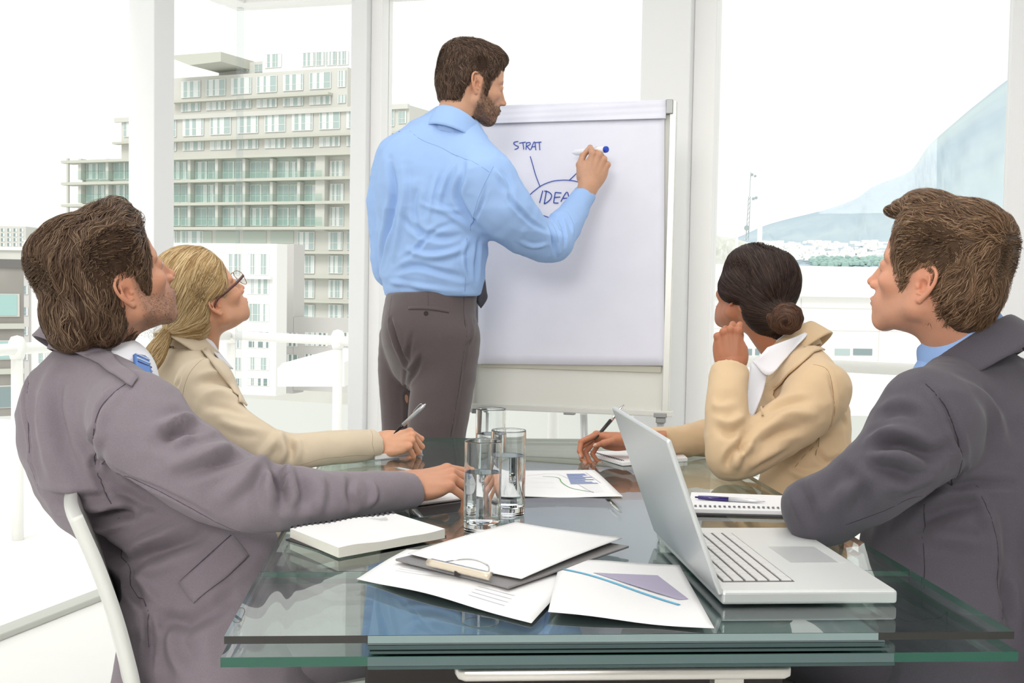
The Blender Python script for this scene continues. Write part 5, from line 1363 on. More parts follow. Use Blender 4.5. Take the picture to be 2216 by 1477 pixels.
seam(ft3, [(884, 666.5), (925, 666.5), (971, 673)], m_trs, tr3, .0007, .0022); seam(ft3, [(884, 670.5), (925, 671), (971, 677.5)], m_trs, tr3, .0008, .0002)
seam(ft3, [(848, 640), (842, 690), (846, 740)], m_trs, tr3, .0006); seam(ft3, [(1004, 642), (1006, 700), (1003, 770), (990, 860), (975, 945)], m_trs, tr3, .0007); seam(ft3, [(926, 632), (927, 662)], m_trs, tr3, .0006)
q = ft3.project(np.array([ft3.hit(922, 678)]), .001)[0]; nq = ft3.grad(np.array([q]))[0]; mb = MB(); Rn = frame_z(nq)
rg = [(.0, .0), (.0055, 0), (.0062, .0012), (.0055, .0022), (.0042, .0016), (.002, .0015), (.0, .0015)]
V = [q+Rn@np.array([r*math.cos(t), r*math.sin(t), z]) for r, z in rg for t in np.linspace(0, 2*math.pi, 17)[:-1]]
mb.add(V, [(i*16+j, i*16+(j+1) % 16, (i+1)*16+(j+1) % 16, (i+1)*16+j) for i in range(len(rg)-1) for j in range(16)]).build('pocket_button', m_trs, tr3, True)
# waistband line under the shirt and the dark tie end
seam(ft3, [(842, 652), (890, 655), (950, 660)], m_trs, tr3, .0001)
V, F = patch([[P(1038, 590, 3.44), P(1048, 592, 3.46)], [P(1036, 630, 3.42), P(1052, 628, 3.46)], [P(1032, 652, 3.41), P(1054, 645, 3.45)], [P(1040, 666, 3.43), P(1042, 666, 3.43)]], .003, 4, 5)
mesh_np('tie', V, F, m_tie3, man3, True)
V, F = patch([[P(1030, 292, 3.36), P(1040, 296, 3.40)], [P(1029, 308, 3.37), P(1040, 312, 3.40)], [P(1033, 330, 3.4), P(1040, 334, 3.42)]], .006, 4, 5)
mesh_np('tie_knot', V, F, m_tie3, man3, True)
# shoes
for (x, y, D) in ((935, 1500, 3.36), (862, 1470, 3.5)):
    q = onz(x, 604+1.16*2600/D, .0); s_ = Sculpt(.006); s_.tube([(*(q+np.array([-.05, -.06, .05])), .04), (*(q+np.array([.03, .03, .045])), .045), (*(q+np.array([.12, .14, .035])), .035)], .02, 3, px=False); s_.cut(q+np.array([0, 0, .004]), (0, 0, -1)); fs = s_.field(); V, F = fs.mesh(); mesh_np('shoe', V, F, m_black, man3)
# marker in the hand
ma, mbk = P(1238, 331, 3.64), P(1313, 323, 3.515)
e = empty('marker_pen', tuple((ma+mbk)/2)); tag(e, 'white marker pen with a blue end in the standing man\'s hand', 'marker'); d = nrm(mbk-ma); L = np.linalg.norm(mbk-ma)
m_mw = mat('marker_white', s2l(235, 236, 242), .3); m_mb = mat('marker_blue', s2l(30, 70, 190), .3)
MB().tube([ma+d*t for t in (0, .006, .012, .02, L*.55)], [.002, .004, .0065, .009, .009], 20).build('barrel', m_mw, e, True)
MB().tube([ma+d*t for t in (L*.56, L-.006)], [.0097, .0097], 20).build('cap', m_mw, e, True)
MB().tube([mbk+d*t for t in (-.006, .0, .0015, .0015)], [.0099, .0092, .0075, .0], 20).build('end_plug', m_mb, e, True)
# ------------------------------------------------------------------ chairs
m_ch = mat('chair_white', s2l(222, 224, 220), .35, coat=.2)
def chair(base, yaw, label, nearband=None):
    """moulded white shell chair; base = floor point below the seat centre; yaw = facing"""
    R = rotm(yaw); e = empty('shell_chair', tuple(base)); tag(e, label, 'chair', 'white shell chairs round the table')
    def W(x, y, z): return np.asarray(base)+R@np.array([x, y, z])
    prof = [(-.322, .785), (-.312, .76), (-.288, .70), (-.262, .62), (-.242, .54), (-.230, .49), (-.195, .455), (-.08, .44), (.10, .445), (.20, .45), (.235, .435)]
    rows = []
    for i, (x, z) in enumerate(prof):
        up = max(0, (z-.46)/.33); w = .215+.0*up; rows.append([W(x+.012*(abs(t)**2)*(1 if z > .47 else .2)-.0, t*w, z+(.03*(abs(t)**3) if z < .47 else 0)) for t in (-1, -.8, -.4, 0, .4, .8, 1)])
    V, F = patch(rows, .022, 4, 5); o = mesh_np('seat_shell', V, F, m_ch, e, True)
    for (x, y) in ((.17, .17), (.17, -.17), (-.17, .17), (-.17, -.17)):
        MB().tube([W(x*.75, y*.8, .445), W(x*1.1, y*1.15, .012)], [.013, .010], 12).build('leg', m_chrome, e, True)
    return e
# ------------------------------------------------------------------ man 1: grey-lilac suit, left front
SK1 = s2l(192, 140, 112)
m_suit1 = mat('lilac_grey_suit', s2l(128, 119, 127), .85, weave=.3, bscale=1300, sheen=.12, nscale=600, namt=.08); m_s1d = mat('lilac_grey_seam', s2l(80, 74, 84), .9)
m_wshirt = mat('white_shirt', s2l(236, 237, 244), .75, weave=.2, bscale=1500)
fr1 = dict(O=P(242, 624, 2.15), R=rotm(44, 25, 0), s=1.03); nk1 = unplace(P(186, 790, 2.19), fr1)
F1v = np.array([math.cos(math.radians(26)), math.sin(math.radians(26)), 0]); L1v = np.array([-F1v[1], F1v[0], 0])
h1f = hand_frame(P(872, 1046, 2.155), (.93, .30, .10), (-.10, -.42, .9), 1.0)
hd1, ch1, th1 = hand_at(h1f, SK1, flex=[(22, 42, 25), (30, 48, 30), (36, 50, 32), (42, 50, 30)], spread=(7, 1, -5, -11), thumb=((1.8, 2.4, -1), (4.8, 4.1, -2.3), (7.4, 4.8, -3.4), (9.4, 4.7, -4.2)), wrist=-8)
H1 = P(425, 1385, 2.13)
h1g = hand_frame(P(455, 1228, 2.60), (.85, .5, -.1), (-.1, -.1, 1.), 1.0)
hd1b, _, _ = hand_at(h1g, SK1, flex=[(20, 30, 20)]*4, side=-1)
man1 = person('person', 'seated man in a grey-lilac suit with swept-back brown hair, nearest on the left', SK1, dict(beard=.45, beardcol=(.13, .085, .065), neck=tuple(nk1), ear=.92), fr1, [hd1, hd1b],
    [[W4(208, 770, 2.19, .05), W4(240, 980, 2.19, .08), (*(H1+F1v*.05), .07)], [W4(215, 810, 2.18, .05), W4(300, 905, 2.0, .05), W4(560, 1078, 1.98, .026), W4(640, 1080, 1.99, .024), (*h1f['O'], .024)]], look=.1)
hp1 = [(9.4, 9.5), (8.5, 7.4), (7.0, 6.9), (6.2, 5.2), (5.6, 3.0), (4.4, 1.2), (4.1, -1.0), (2.9, -1.9), (1.9, -.9), (1.4, 1.8), (.4, 3.2), (-1.6, 3.2), (-2.5, 1.6), (-2.5, -2), (-2.9, -5), (-3.4, -6.8), (-7, -6.8), (-14, -4.2), (-17, -4), (-16.5, 17.5), (9.4, 17.5)]
def ex1(s):
    s.ell((3.2, -.5, 11.8), (5.0, 5.2, 2.8), rotm(0, 6), 1.6); s.ell((6.9, -.8, 9.6), (2.3, 4.3, 1.9), None, 1.2)
    s.ell((-8.0, 0, -1.2), (5.0, 6.6, 5.2), None, 2.2); s.ell((-9.6, 0, -4.0), (3.2, 5.4, 2.8), None, 1.6); s.ell((-5.6, -4.4, -4.8), (2.6, 2.2, 3.0), None, 1.5)
    s.ell((-3.6, 0, 8.6), (6.6, 7.2, 6.0), None, 2)
hf1 = hair_field(hp1, lambda x, y, z: .7+1.9*np.clip((z-2)/7, 0, 1)+.2*np.clip((-x-2)/6, 0, 1), ex1, neck=tuple(nk1))
def dir1(Q):
    back = np.array([-1., 0, .12]); down = np.array([-.45, 0, -1.]); w = np.clip((Q[:, 2]-4.5)/4, 0, 1)[:, None]*np.clip((Q[:, 0]+6)/5, 0, 1)[:, None]
    nape = np.clip((-Q[:, 2]-4)/5, 0, 1)[:, None]
    sd = np.where(Q[:, 1:2] > 1, 1., -1.)*np.array([0, .5, 0])*w
    return w*back+(1-w)*down+nape*np.array([-.3, 0, .1])+sd
make_hair(hf1, fr1, man1, [(.045, .024, .014), (.08, .045, .027), (.13, .080, .050), (.24, .16, .10)], dir1, 8500, 6.0, .065, off=.4, lift=.7, curl=.55, clump=.22, seg=10, basecol=(.06, .033, .02), seed=11)
beard(fr1, man1, SK1, 2600, [(.06, .04, .03), (.12, .08, .055)], .3, .018, strength=.4)
s = Sculpt(.005)
LA = (L1v, 1.18)
s.tube([(190, 850, 2.19, 96), (186, 885, 2.19, 136), (205, 950, 2.19, 154), (250, 1030, 2.19, 152), (338, 1110, 2.17, 140), (400, 1200, 2.15, 160), (455, 1300, 2.14, 172), (488, 1400, 2.13, 190), (510, 1500, 2.12, 196)], .04, 4, flat=LA)
s.tube([(140, 858, 2.36, 72), (185, 828, 2.25, 62), (235, 850, 2.12, 76), (280, 888, 2.03, 90), (302, 918, 1.99, 96)], .06, 4)
s.tube([(302, 920, 1.99, 98), (380, 985, 1.96, 94), (470, 1043, 1.955, 88), (560, 1074, 1.96, 79), (640, 1078, 1.97, 68), (740, 1073, 2.03, 55), (830, 1066, 2.09, 45), (893, 1060, 2.14, 37), (905, 1058, 2.15, 36)], .035, 4)
s.tube([(140, 868, 2.36, 70), (180, 1050, 2.42, 56), (230, 1130, 2.45, 50), (340, 1190, 2.52, 42), (450, 1226, 2.59, 32)], .03, 4)
s.scut(P(896, 1060, 2.14), P(905, 1056, 2.15)-P(880, 1063, 2.13), .07)
s.tube([(215, 700, 2.17, 70), (212, 790, 2.19, 62)], .004, 2, sub=True)
# skirt of the jacket spreading over the thighs and behind
s.tube([(520, 1180, 2.10, 70), (500, 1290, 2.08, 88), (470, 1390, 2.04, 95), (450, 1480, 2.02, 100)], .05, 3)
s.tube([(300, 1330, 2.0, 40), (305, 1420, 2.0, 50), (300, 1500, 2.0, 60)], .05, 3)
f1 = s.field(lo=np.array([-2, 1.4, .38]))
folds1 = [([(270, 832), (218, 880), (202, 940), (206, 1000), (225, 1060), (240, 1095)], .006, -.007), ([(262, 850), (222, 905), (215, 950), (222, 1010)], .008, .005),
 ([(345, 955), (370, 935), (400, 925), (430, 930)], .011, -.014), ([(355, 935), (390, 912), (420, 905)], .010, .009), ([(350, 1010), (420, 990), (470, 975), (500, 965)], .013, .009), ([(400, 1020), (460, 1005), (520, 985)], .010, -.008),
 ([(480, 1075), (520, 1040), (560, 1000), (575, 985)], .012, .008), ([(598, 1010), (605, 1035), (612, 1065), (608, 1095)], .009, -.014), ([(618, 1012), (622, 1040), (620, 1075)], .010, .010), ([(585, 1020), (580, 1060), (590, 1100)], .010, .007), ([(650, 1030), (660, 1060), (655, 1100)], .009, -.008), ([(690, 1030), (695, 1070), (690, 1110)], .009, .005), ([(760, 1030), (755, 1065), (765, 1100)], .007, -.005), ([(800, 1040), (810, 1070), (800, 1095)], .006, .004),
 ([(220, 990), (270, 1025), (330, 1050), (400, 1085), (460, 1120)], .005, -.004), ([(215, 1030), (280, 1075), (350, 1100)], .010, -.006),
 ([(175, 1110), (215, 1120), (260, 1110), (290, 1105)], .010, -.016), ([(190, 1098), (235, 1095), (285, 1090)], .010, .010), ([(185, 1130), (230, 1180), (260, 1205), (300, 1215)], .012, -.010), ([(280, 1235), (300, 1205), (340, 1190), (400, 1170), (460, 1150)], .014, -.014), ([(275, 1215), (310, 1180), (370, 1155)], .012, .010), ([(280, 1230), (285, 1260), (300, 1290), (330, 1320)], .008, -.010),
 ([(330, 1330), (400, 1345), (460, 1320), (520, 1280)], .014, -.008), ([(322, 1325), (325, 1380), (322, 1450)], .006, -.010), ([(390, 1330), (370, 1400), (400, 1460)], .012, .007), ([(110, 800), (95, 880), (100, 960), (120, 1040)], .014, .006), ([(130, 830), (128, 900), (150, 980), (180, 1050)], .012, -.006), ([(70, 790), (58, 850), (62, 950), (80, 1040)], .004, -.004), ([(85, 1065), (130, 1078), (180, 1082), (235, 1085)], .010, -.008)]
jk1 = garment('jacket', f1, folds1, m_suit1, man1, noise=(.003, 9), seed=21, ridge=.0035, fs=2.0)
seam(f1, [(272, 830), (220, 878), (202, 940), (206, 1000), (225, 1060), (241, 1090)], m_s1d, jk1, .0011, -.003); seam(f1, [(215, 1000), (270, 1030), (330, 1055), (400, 1092), (460, 1125), (520, 1150)], m_s1d, jk1, .0008, -.0015)
seam(f1, [(258, 1120), (262, 1200), (280, 1225), (285, 1270), (320, 1320), (322, 1400)], m_s1d, jk1, .0009, -.002); seam(f1, [(70, 790), (58, 850), (62, 950), (82, 1050)], m_s1d, jk1, .0008, -.001)
onpatch('pocket_flap', f1, [[(388, 1262), (445, 1210), (502, 1160)], [(404, 1284), (465, 1234), (520, 1182)], [(420, 1304), (482, 1256), (536, 1204)]], m_suit1, jk1, .004, .004)
seam(f1, [(390, 1257), (446, 1205), (500, 1157)], m_s1d, jk1, .0012, .001)
RC1 = rotm(36, -22, 0)
ring_collar('collar', at_neck(196, 768, fr1, nk1), RC1, m_suit1, jk1, lambda p: [(.072, -.015), (.073, .022-.010*math.cos(p)), (.079, .030-.012*math.cos(p)), (.092, .010-.016*math.cos(p)), (.104, -.016-.014*math.cos(p)-.03*max(0, math.cos(p))**2)], gap=30, ratio=.98, thick=.004)
onpatch('lapel', f1, [[(205, 742), (173, 768)], [(240, 768), (215, 790)], [(272, 800), (250, 815)], [(299, 822), (286, 840)]], m_suit1, jk1, .005, .004)
ring_collar('shirt_collar', at_neck(206, 756, fr1, nk1), rotm(36, -20, 0), m_wshirt, man1, lambda p: [(.060, -.020), (.060, .030-.010*math.cos(p)), (.063, .036-.010*math.cos(p)), (.071, .010-.008*math.cos(p)), (.079, -.014-.028*max(0, math.cos(p)))], gap=14, ratio=.95)
s = Sculpt(.006); s.tube([(225, 800, 2.16, 70), (262, 900, 2.13, 80)], .02, 2); s.ell(P(270, 830, 2.17), (.06, .06, .08)); f_ = s.field(); V, F = f_.mesh(); mesh_np('shirt_front', V, F, m_wshirt, man1)
m_tie1 = mat('striped_tie', s2l(96, 134, 200), .5); m_tiew = mat('tie_white', s2l(200, 214, 236), .5); m_tied = mat('tie_navy', s2l(36, 40, 88), .5)
T0 = [P(290, 766, 2.12), P(318, 772, 2.16)]; T1 = [P(294, 800, 2.09), P(326, 806, 2.13)]; T2 = [P(302, 842, 2.07), P(338, 848, 2.11)]
V, F = patch([T0, T1, T2], .006, 6, 10); tie1 = mesh_np('tie', V, F, m_tie1, man1, True)
for i in range(9):
    t0 = i/9; q = [bil([T0[0], T0[1], T2[1], T2[0]], a, min(1, t0+.10*a)) for a in (.02, .5, .98)]; q2 = [bil([T0[0], T0[1], T2[1], T2[0]], a, min(1, t0+.035+.10*a)) for a in (.02, .5, .98)]
    nn = nrm(np.cross(q[2]-q[0], q2[0]-q[0])); nn = nn if nn@(CAM-q[1]) > 0 else -nn
    V, F = patch([[a+nn*.0045 for a in q], [a+nn*.0045 for a in q2]], .0012, 4, 2); mesh_np('stripe', V, F, m_tied if i % 3 == 2 else m_tiew, tie1, True)
m_trs1 = m_suit1
s = Sculpt(.008)
for sd in (-1, 1):
    hp = H1-L1v*sd*.10*-1; kn = H1+F1v*.40+L1v*sd*.12+UP*-.01; s.tube([(*(H1+L1v*sd*.09), .095), (*((H1+kn)/2+L1v*sd*.05), .082), (*kn, .062), (*(kn+F1v*.03+UP*-.25), .055), (*(kn+F1v*.04-UP*(kn[2]-.10)), .052)], .02, 3, px=False)
f_ = s.field(); V, F = f_.mesh(); mesh_np('trousers', smooth_mesh(V, F, 2), F, m_trs1, man1)
for sd in (-1, 1):
    q = H1+F1v*.43+L1v*sd*.12; q = q*[1, 1, 0]; s_ = Sculpt(.007); s_.tube([(*(q-F1v*.06+UP*.05), .038), (*(q+F1v*.04+UP*.045), .042), (*(q+F1v*.17+UP*.035), .033)], .02, 3, px=False); s_.cut(q+UP*.004, (0, 0, -1)); V, F = s_.field().mesh(); mesh_np('shoe', V, F, m_black, man1)
chair(H1*[1, 1, 0]+F1v*.112-L1v*.015, 19, 'white shell chair behind the man in the grey-lilac suit, its curved side showing')

# ------------------------------------------------------------------ woman 1: blonde, cream jacket
SKF1 = s2l(214, 160, 128)
m_cream = mat('cream_jacket', s2l(212, 196, 172), .85, weave=.25, bscale=1300, sheen=.12); m_creamd = mat('cream_seam', s2l(168, 150, 124), .9)
frA = dict(O=P(442, 657, 2.84), R=rotm(43, 33, 0), s=.95); nkA = unplace(P(420, 790, 2.86), frA)
hAf = hand_frame(P(812, 957, 2.755), (.97, .18, .10), (-.12, -.62, .72), .93)
hdA, chA, thA = hand_at(hAf, SKF1, flex=[(50, 75, 40), (62, 80, 45), (68, 85, 45), (72, 85, 45)], thumb=((1.8, 2.4, -1), (4.8, 4.0, -2.2), (7.6, 3.8, -3.0), (9.6, 2.9, -3.6)), slim=.88, wrist=-7)
hAg = hand_frame(P(520, 1062, 3.0), (.95, .1, 0), (-.1, -.1, 1.), .92)
hdAb, _, _ = hand_at(hAg, SKF1, flex=[(20, 30, 20)]*4, side=-1, slim=.88)
womA = person('person', 'blonde woman in glasses and a cream jacket holding a silver pen, on the left', SKF1, dict(fem=1, neck=tuple(nkA), nose=10.9, ear=.78, lip=[.92, .55, .55]), frA, [hdA, hdAb],
    [[W4(420, 780, 2.86, .045), W4(410, 900, 2.86, .07), W4(440, 1150, 2.84, .08)], [W4(405, 800, 2.85, .04), W4(440, 860, 2.70, .028), W4(620, 975, 2.63, .026), (*hAf['O'], .02)]], look=.15)
PT = unplace(P(368, 712, 2.79), frA)
hpA = [(8.8, 9.0), (8.3, 7.0), (6.4, 5.4), (5.4, 3.0), (4.2, 1.0), (2.6, .4), (1.2, 2.0), (-.4, 2.7), (-1.9, 2.3), (-2.7, .5), (-3.0, -2.2), (-4.4, -4.4), (-7, -7), (-16, -9), (-16, 17), (9, 17)]
def exA(s):
    s.ell((-1.4, 0, 7.4), (9.4, 8.0, 8.6), None, 2); s.ell((1.0, -6.8, 3.6), (3.2, 1.4, 2.4), None, 1.)
    s.tube([(-6, -1, -1), tuple(PT*.6+np.array([-6, -1, -1])*.4), tuple(PT)], [5.2, 3.4, 1.2], 1.5, 3)
hfA = hair_field(hpA, lambda x, y, z: .9+.6*np.clip((z-3)/6, 0, 1), exA, neck=tuple(nkA), fem=1)
# keep the ear free
hfA.ell((-.2, -8.2, -.4), (1.9, 2.2, 2.7), None, .5, True)
def dirA(Q):
    d = PT-Q; return d/np.linalg.norm(d, axis=1, keepdims=True)+np.array([-.25, 0, .0])*np.clip((Q[:, 2:3]-5)/4, 0, 1)
BL = [(.26, .15, .06), (.44, .29, .13), (.60, .43, .22), (.80, .64, .40)]
# ponytail
pt = [PT*1, unplace(P(352, 738, 2.77), frA), unplace(P(334, 768, 2.76), frA), unplace(P(318, 795, 2.75), frA), unplace(P(300, 820, 2.75), frA)]
fp_ = Field(np.min(pt, 0)-5, np.max(pt, 0)+5, .3); fp_.v[:] = 4; fp_.tube(pt, [1.3, 1.7, 2.3, 1.9, .7], .3, 3)
Vp, Fp = fp_.mesh(); rr_ = np.random.default_rng(4); idp = rr_.integers(0, len(Vp), 1400); tdir = nrm(pt[4]-pt[0])
HVp, HFp, shp = strands(fp_, Vp[idp], lambda Q: tdir+0*Q, 6.5, .25, .07, 8, lift=.5, clump=.12, seed=6)
more = [(place(Vp, frA), Fp, np.array(BL[1])), (place(HVp, frA), HFp, hair_colors(shp, BL))]
hrA = make_hair(hfA, frA, womA, BL, dirA, 7000, 8.5, .065, off=.18, lift=.0, curl=.1, clump=.05, seg=10, basecol=BL[1], seed=7, more=more)
tb2 = MB(); c = place(np.array([PT]), frA)[0]; R = frame_z(frA['R']@tdir); tb2.tube([c+R@np.array([.0145*math.cos(t), .0145*math.sin(t), 0]) for t in np.linspace(0, 2*math.pi, 25)[:-1]], .003, 8, closed=True).build('hair_tie', mat('hair_tie', s2l(190, 150, 90), .6), hrA, True)
s = Sculpt(.005)
FAv = np.array([math.cos(math.radians(35)), math.sin(math.radians(35)), 0]); LAv = np.array([-FAv[1], FAv[0], 0])
s.tube([(415, 800, 2.86, 50), (402, 832, 2.86, 74), (410, 900, 2.86, 84), (425, 1000, 2.85, 80), (440, 1100, 2.84, 92), (450, 1190, 2.82, 105)], .03, 4, flat=(LAv, 1.28))
s.tube([(372, 815, 2.98, 38), (400, 795, 2.90, 36), (425, 802, 2.78, 42), (440, 832, 2.68, 52)], .05, 4)
s.tube([(440, 835, 2.68, 54), (478, 895, 2.63, 52), (540, 948, 2.60, 47), (610, 975, 2.61, 42), (700, 970, 2.64, 37), (780, 964, 2.71, 34), (814, 960, 2.75, 32)], .03, 4)
s.tube([(375, 830, 2.98, 40), (385, 950, 3.0, 38), (410, 1040, 3.0, 36), (460, 1058, 3.0, 32), (515, 1062, 3.0, 26)], .03, 4)
s.scut(P(809, 960, 2.745), P(814, 960, 2.75)-P(790, 963, 2.72), .06)
s.tube([(425, 700, 2.85, 46), (420, 775, 2.86, 40)], .004, 2, sub=True)
fA = s.field()
fdA = [([(400, 790), (385, 830), (385, 880)], .005, -.004), ([(430, 830), (470, 820), (505, 840)], .010, -.010), ([(440, 855), (480, 850), (520, 870)], .010, .008), ([(440, 880), (490, 880), (540, 900)], .009, -.006), ([(560, 990), (600, 950), (610, 935)], .010, .007), ([(625, 945), (632, 975), (628, 1000)], .007, -.010), ([(605, 945), (612, 975), (605, 1000)], .008, .007), ([(645, 950), (650, 980)], .007, .005), ([(470, 905), (520, 925), (570, 930)], .009, .005)]
jkA = garment('jacket', fA, fdA, m_cream, womA, noise=(.0025, 11), seed=31, ridge=.0025)
seam(fA, [(452, 775), (415, 800), (398, 840), (398, 880)], m_creamd, jkA, .0009, -.001)
seam(fA, [(640, 1008), (700, 992), (770, 985), (812, 985)], m_creamd, jkA, .0007, -.0008); seam(fA, [(802, 930), (806, 960), (808, 990)], m_creamd, jkA, .0007, -.0008)
ring_collar('collar', at_neck(410, 756, frA, nkA), rotm(40, -28, 0), m_cream, jkA, lambda p: [(.060, -.015), (.060, .022-.010*math.cos(p)), (.066, .028-.010*math.cos(p)), (.080, .004-.012*math.cos(p)), (.090, -.018-.018*math.cos(p))], gap=35, ratio=.98, thick=.004)
onpatch('lapel', fA, [[(420, 745), (446, 742)], [(455, 785), (482, 785)], [(490, 830), (512, 835)], [(515, 872), (532, 880)]], m_cream, jkA, .006, .004)
ring_collar('shirt_collar', at_neck(420, 752, frA, nkA), rotm(42, -36, 0), m_wshirt, womA, lambda p: [(.054, -.020), (.054, .018-.010*math.cos(p)), (.057, .024-.010*math.cos(p)), (.066, .002-.008*math.cos(p)), (.074, -.016-.030*max(0, math.cos(p)))], gap=38, ratio=.98)
V, F = patch([[P(432, 722, 2.84), P(456, 740, 2.86)], [P(462, 760, 2.82), P(482, 772, 2.86)], [P(488, 792, 2.80), P(504, 798, 2.86)]], .003, 5, 5); mesh_np('shirt_placket', V, F, m_wshirt, womA)
s = Sculpt(.008)
HA = P(440, 1180, 2.84)
for sd in (-1, 1):
    kn = HA+FAv*.42+LAv*sd*.10+UP*.0; s.tube([(*(HA+LAv*sd*.08), .085), (*kn, .06), (*(kn-UP*.25+FAv*.02), .05), (*(kn-UP*(kn[2]-.08)), .042)], .02, 3, px=False)
V, F = s.field().mesh(); mesh_np('trousers', smooth_mesh(V, F, 2), F, m_cream, womA)
chair(HA*[1, 1, 0]+FAv*.05, 30, 'white shell chair under the blonde woman')
# glasses
m_br = mat('brown_acetate', s2l(92, 42, 34), .25, coat=.4); m_gold = mat('gold_wire', s2l(170, 130, 90), .25, metal=.9)
ga = empty('eyeglasses', tuple(place(np.array([[9, 0, 1]]), frA)[0])); ga.parent = womA; ga.location = place(np.array([[9, 0, 1]]), frA)[0]
def gl(*pts): return place(np.array(pts, float), frA)
for sg in (-1, 1):
    MB().add(*sheet_grid(np.stack([spline(gl((10.2, sg*6.1, 2.05+w), (7.2, sg*7.2, 1.9+w), (3.5, sg*7.75, 1.7+w), (.2, sg*7.8, 1.5+w), (-1.6, sg*7.6, .2+w)), 5) for w in (-.32, .32)]), .0022)).build('temple', m_br, ga, True)
    rim = spline(gl((10.4, sg*.9, 1.7), (10.6, sg*1.4, 2.7), (10.6, sg*3.4, 3.1), (10.3, sg*5.6, 2.6), (10.1, sg*6.0, 1.4), (10.3, sg*5.3, -.3), (10.6, sg*3.4, -.9), (10.7, sg*1.5, -.2), (10.4, sg*.9, 1.7)), 4)
    MB().tube(rim[:-1], .0008, 8, closed=True).build('rim', m_gold, ga, True)
    c = rim[:-1].mean(0); V = np.vstack([rim[:-1], c[None]]); n = len(rim)-1
    mesh_np('lens', V, [(i, (i+1) % n, n) for i in range(n)], thin_glass('lens_glass', (.97, .98, .98)), ga)
MB().tube(spline(gl((10.5, -.9, 1.9), (10.9, 0, 2.3), (10.5, .9, 1.9)), 5), .001, 8).build('bridge', m_gold, ga, True)
for ch in ga.children: ch.location = -Vector(ga.location)
ga.location = Vector(ga.location)
pen('ballpoint_pen', P(852, 938, 2.73), P(921, 874, 2.70), m_blackp, m_silver, 'silver and black ballpoint pen upright in the blonde woman\'s hand', split=.30, r=.0047, up=(-.6, -.3, .6))
# ------------------------------------------------------------------ woman 2: dark hair in a bun, beige jacket
SKF2 = s2l(178, 118, 88)
m_beige = mat('beige_jacket', s2l(210, 182, 146), .85, weave=.25, bscale=1300, sheen=.12); m_beiged = mat('beige_seam', s2l(160, 130, 96), .9)
frB = dict(O=P(1628, 646, 2.85), R=rotm(121, 14, 8), s=.95); nkB = unplace(P(1712, 785, 2.86), frB)
hBf = hand_frame(P(1582, 800, 2.60), (-.10, .08, 1.), (-.30, -.92, .12), .94)
hdB, chB, thB = hand_at(hBf, SKF2, flex=[(72, 95, 50), (76, 98, 50), (80, 98, 50), (84, 95, 50)], spread=(1, 0, -1, -2), thumb=((1.8, 2.0, -1), (4.6, 2.8, -2.8), (6.8, 1.8, -4.2), (8.2, .4, -4.8)), side=-1, slim=.88, wrist=-7)
hCf = hand_frame(P(1366, 948, 2.77), (-1., .06, -.02), (-.05, .50, .86), .90)
hdC, chC, thC = hand_at(hCf, SKF2, flex=[(30, 50, 30), (42, 55, 35), (52, 60, 35), (58, 62, 35)], thumb=((1.8, 2.4, -1), (4.6, 3.9, -2.2), (7.2, 4.0, -3.0), (9.2, 3.2, -3.4)), slim=.85, wrist=-8, nail=(.62, .42, .36))
womB = person('person', 'dark-haired woman with a low bun and beige jacket, chin on her fist, on the right', SKF2, dict(fem=1, neck=tuple(nkB), ear=.80, nose=10.9), frB, [hdB, hdC],
    [[W4(1715, 775, 2.86, .045), W4(1735, 900, 2.78, .07), W4(1730, 1120, 2.74, .09)], [W4(1735, 800, 2.8, .04), W4(1765, 860, 2.66, .03), W4(1590, 985, 2.5, .03), (*hBf['O'], .02)], [W4(1680, 820, 2.95, .04), W4(1560, 930, 2.95, .03), (*hCf['O'], .02)]])
BC = unplace(P(1701, 688, 2.735), frB)
hpB = [(8.9, 9.2), (8.6, 7.4), (7.6, 6.0), (6.6, 3.4), (5.0, .6), (3.2, -1.6), (1.2, -1.2), (-.2, .9), (-1.6, .6), (-2.4, -1.6), (-3.6, -4.6), (-6, -7.0), (-16, -9), (-16, 17), (9, 17)]
def exB(s):
    s.ell((-1.6, 0, 5.2), (9.6, 8.2, 8.6), None, 2); s.ell((.4, 7.0, 1.9), (4.8, 2.5, 4.1), None, 1.2)
    s.tube([(-6.0, 0, -1.5), tuple(BC)], [5.2, 2.6], 1.5)
hfB = hair_field(hpB, lambda x, y, z: .9+.5*np.clip((z-3)/6, 0, 1), exB, neck=tuple(nkB), fem=1)
hfB.ell((.4, 8.6, -3.2), (1.3, 2.2, 1.4), None, .3, True)
def dirB(Q):
    d = BC-Q; d = d/np.linalg.norm(d, axis=1, keepdims=True); w = np.clip((Q[:, 0:1]-1)/6, 0, 1); return d+w*np.array([-.2, .35, -.5])
DK = [(.012, .006, .005), (.022, .012, .010), (.04, .022, .017), (.075, .045, .033)]
fb = Field(BC-7, BC+7, .22); fb.v[:] = 4; 
Rb = frame_z(nrm(np.array([-.7, .55, -.2])))
for i in range(26):   # coiled strands of the bun
    a = i*.62; rr = 3.3-.09*i*1.0; q0 = BC+Rb@np.array([rr*math.cos(a), rr*math.sin(a), .055*i*1.4-.6]); a += .62; rr -= .09; q1 = BC+Rb@np.array([rr*math.cos(a), rr*math.sin(a), .055*(i+1)*1.4-.6]); fb.cone(q0, q1, 1.25, 1.25, .22)
fb.ell(BC, (3.2, 3.2, 3.0), None, .3)
Vb, Fb = fb.mesh(); rb = np.random.default_rng(8); ib = rb.integers(0, len(Vb), 2600)
def dirbun(Q):
    v = Q-BC; ax = Rb[:, 2]; t = np.cross(ax, v); return t/np.maximum(np.linalg.norm(t, axis=1, keepdims=True), .3)
HVb, HFb, shb = strands(fb, Vb[ib], dirbun, 4.5, .10, .06, 8, lift=.0, clump=.15, seed=5)
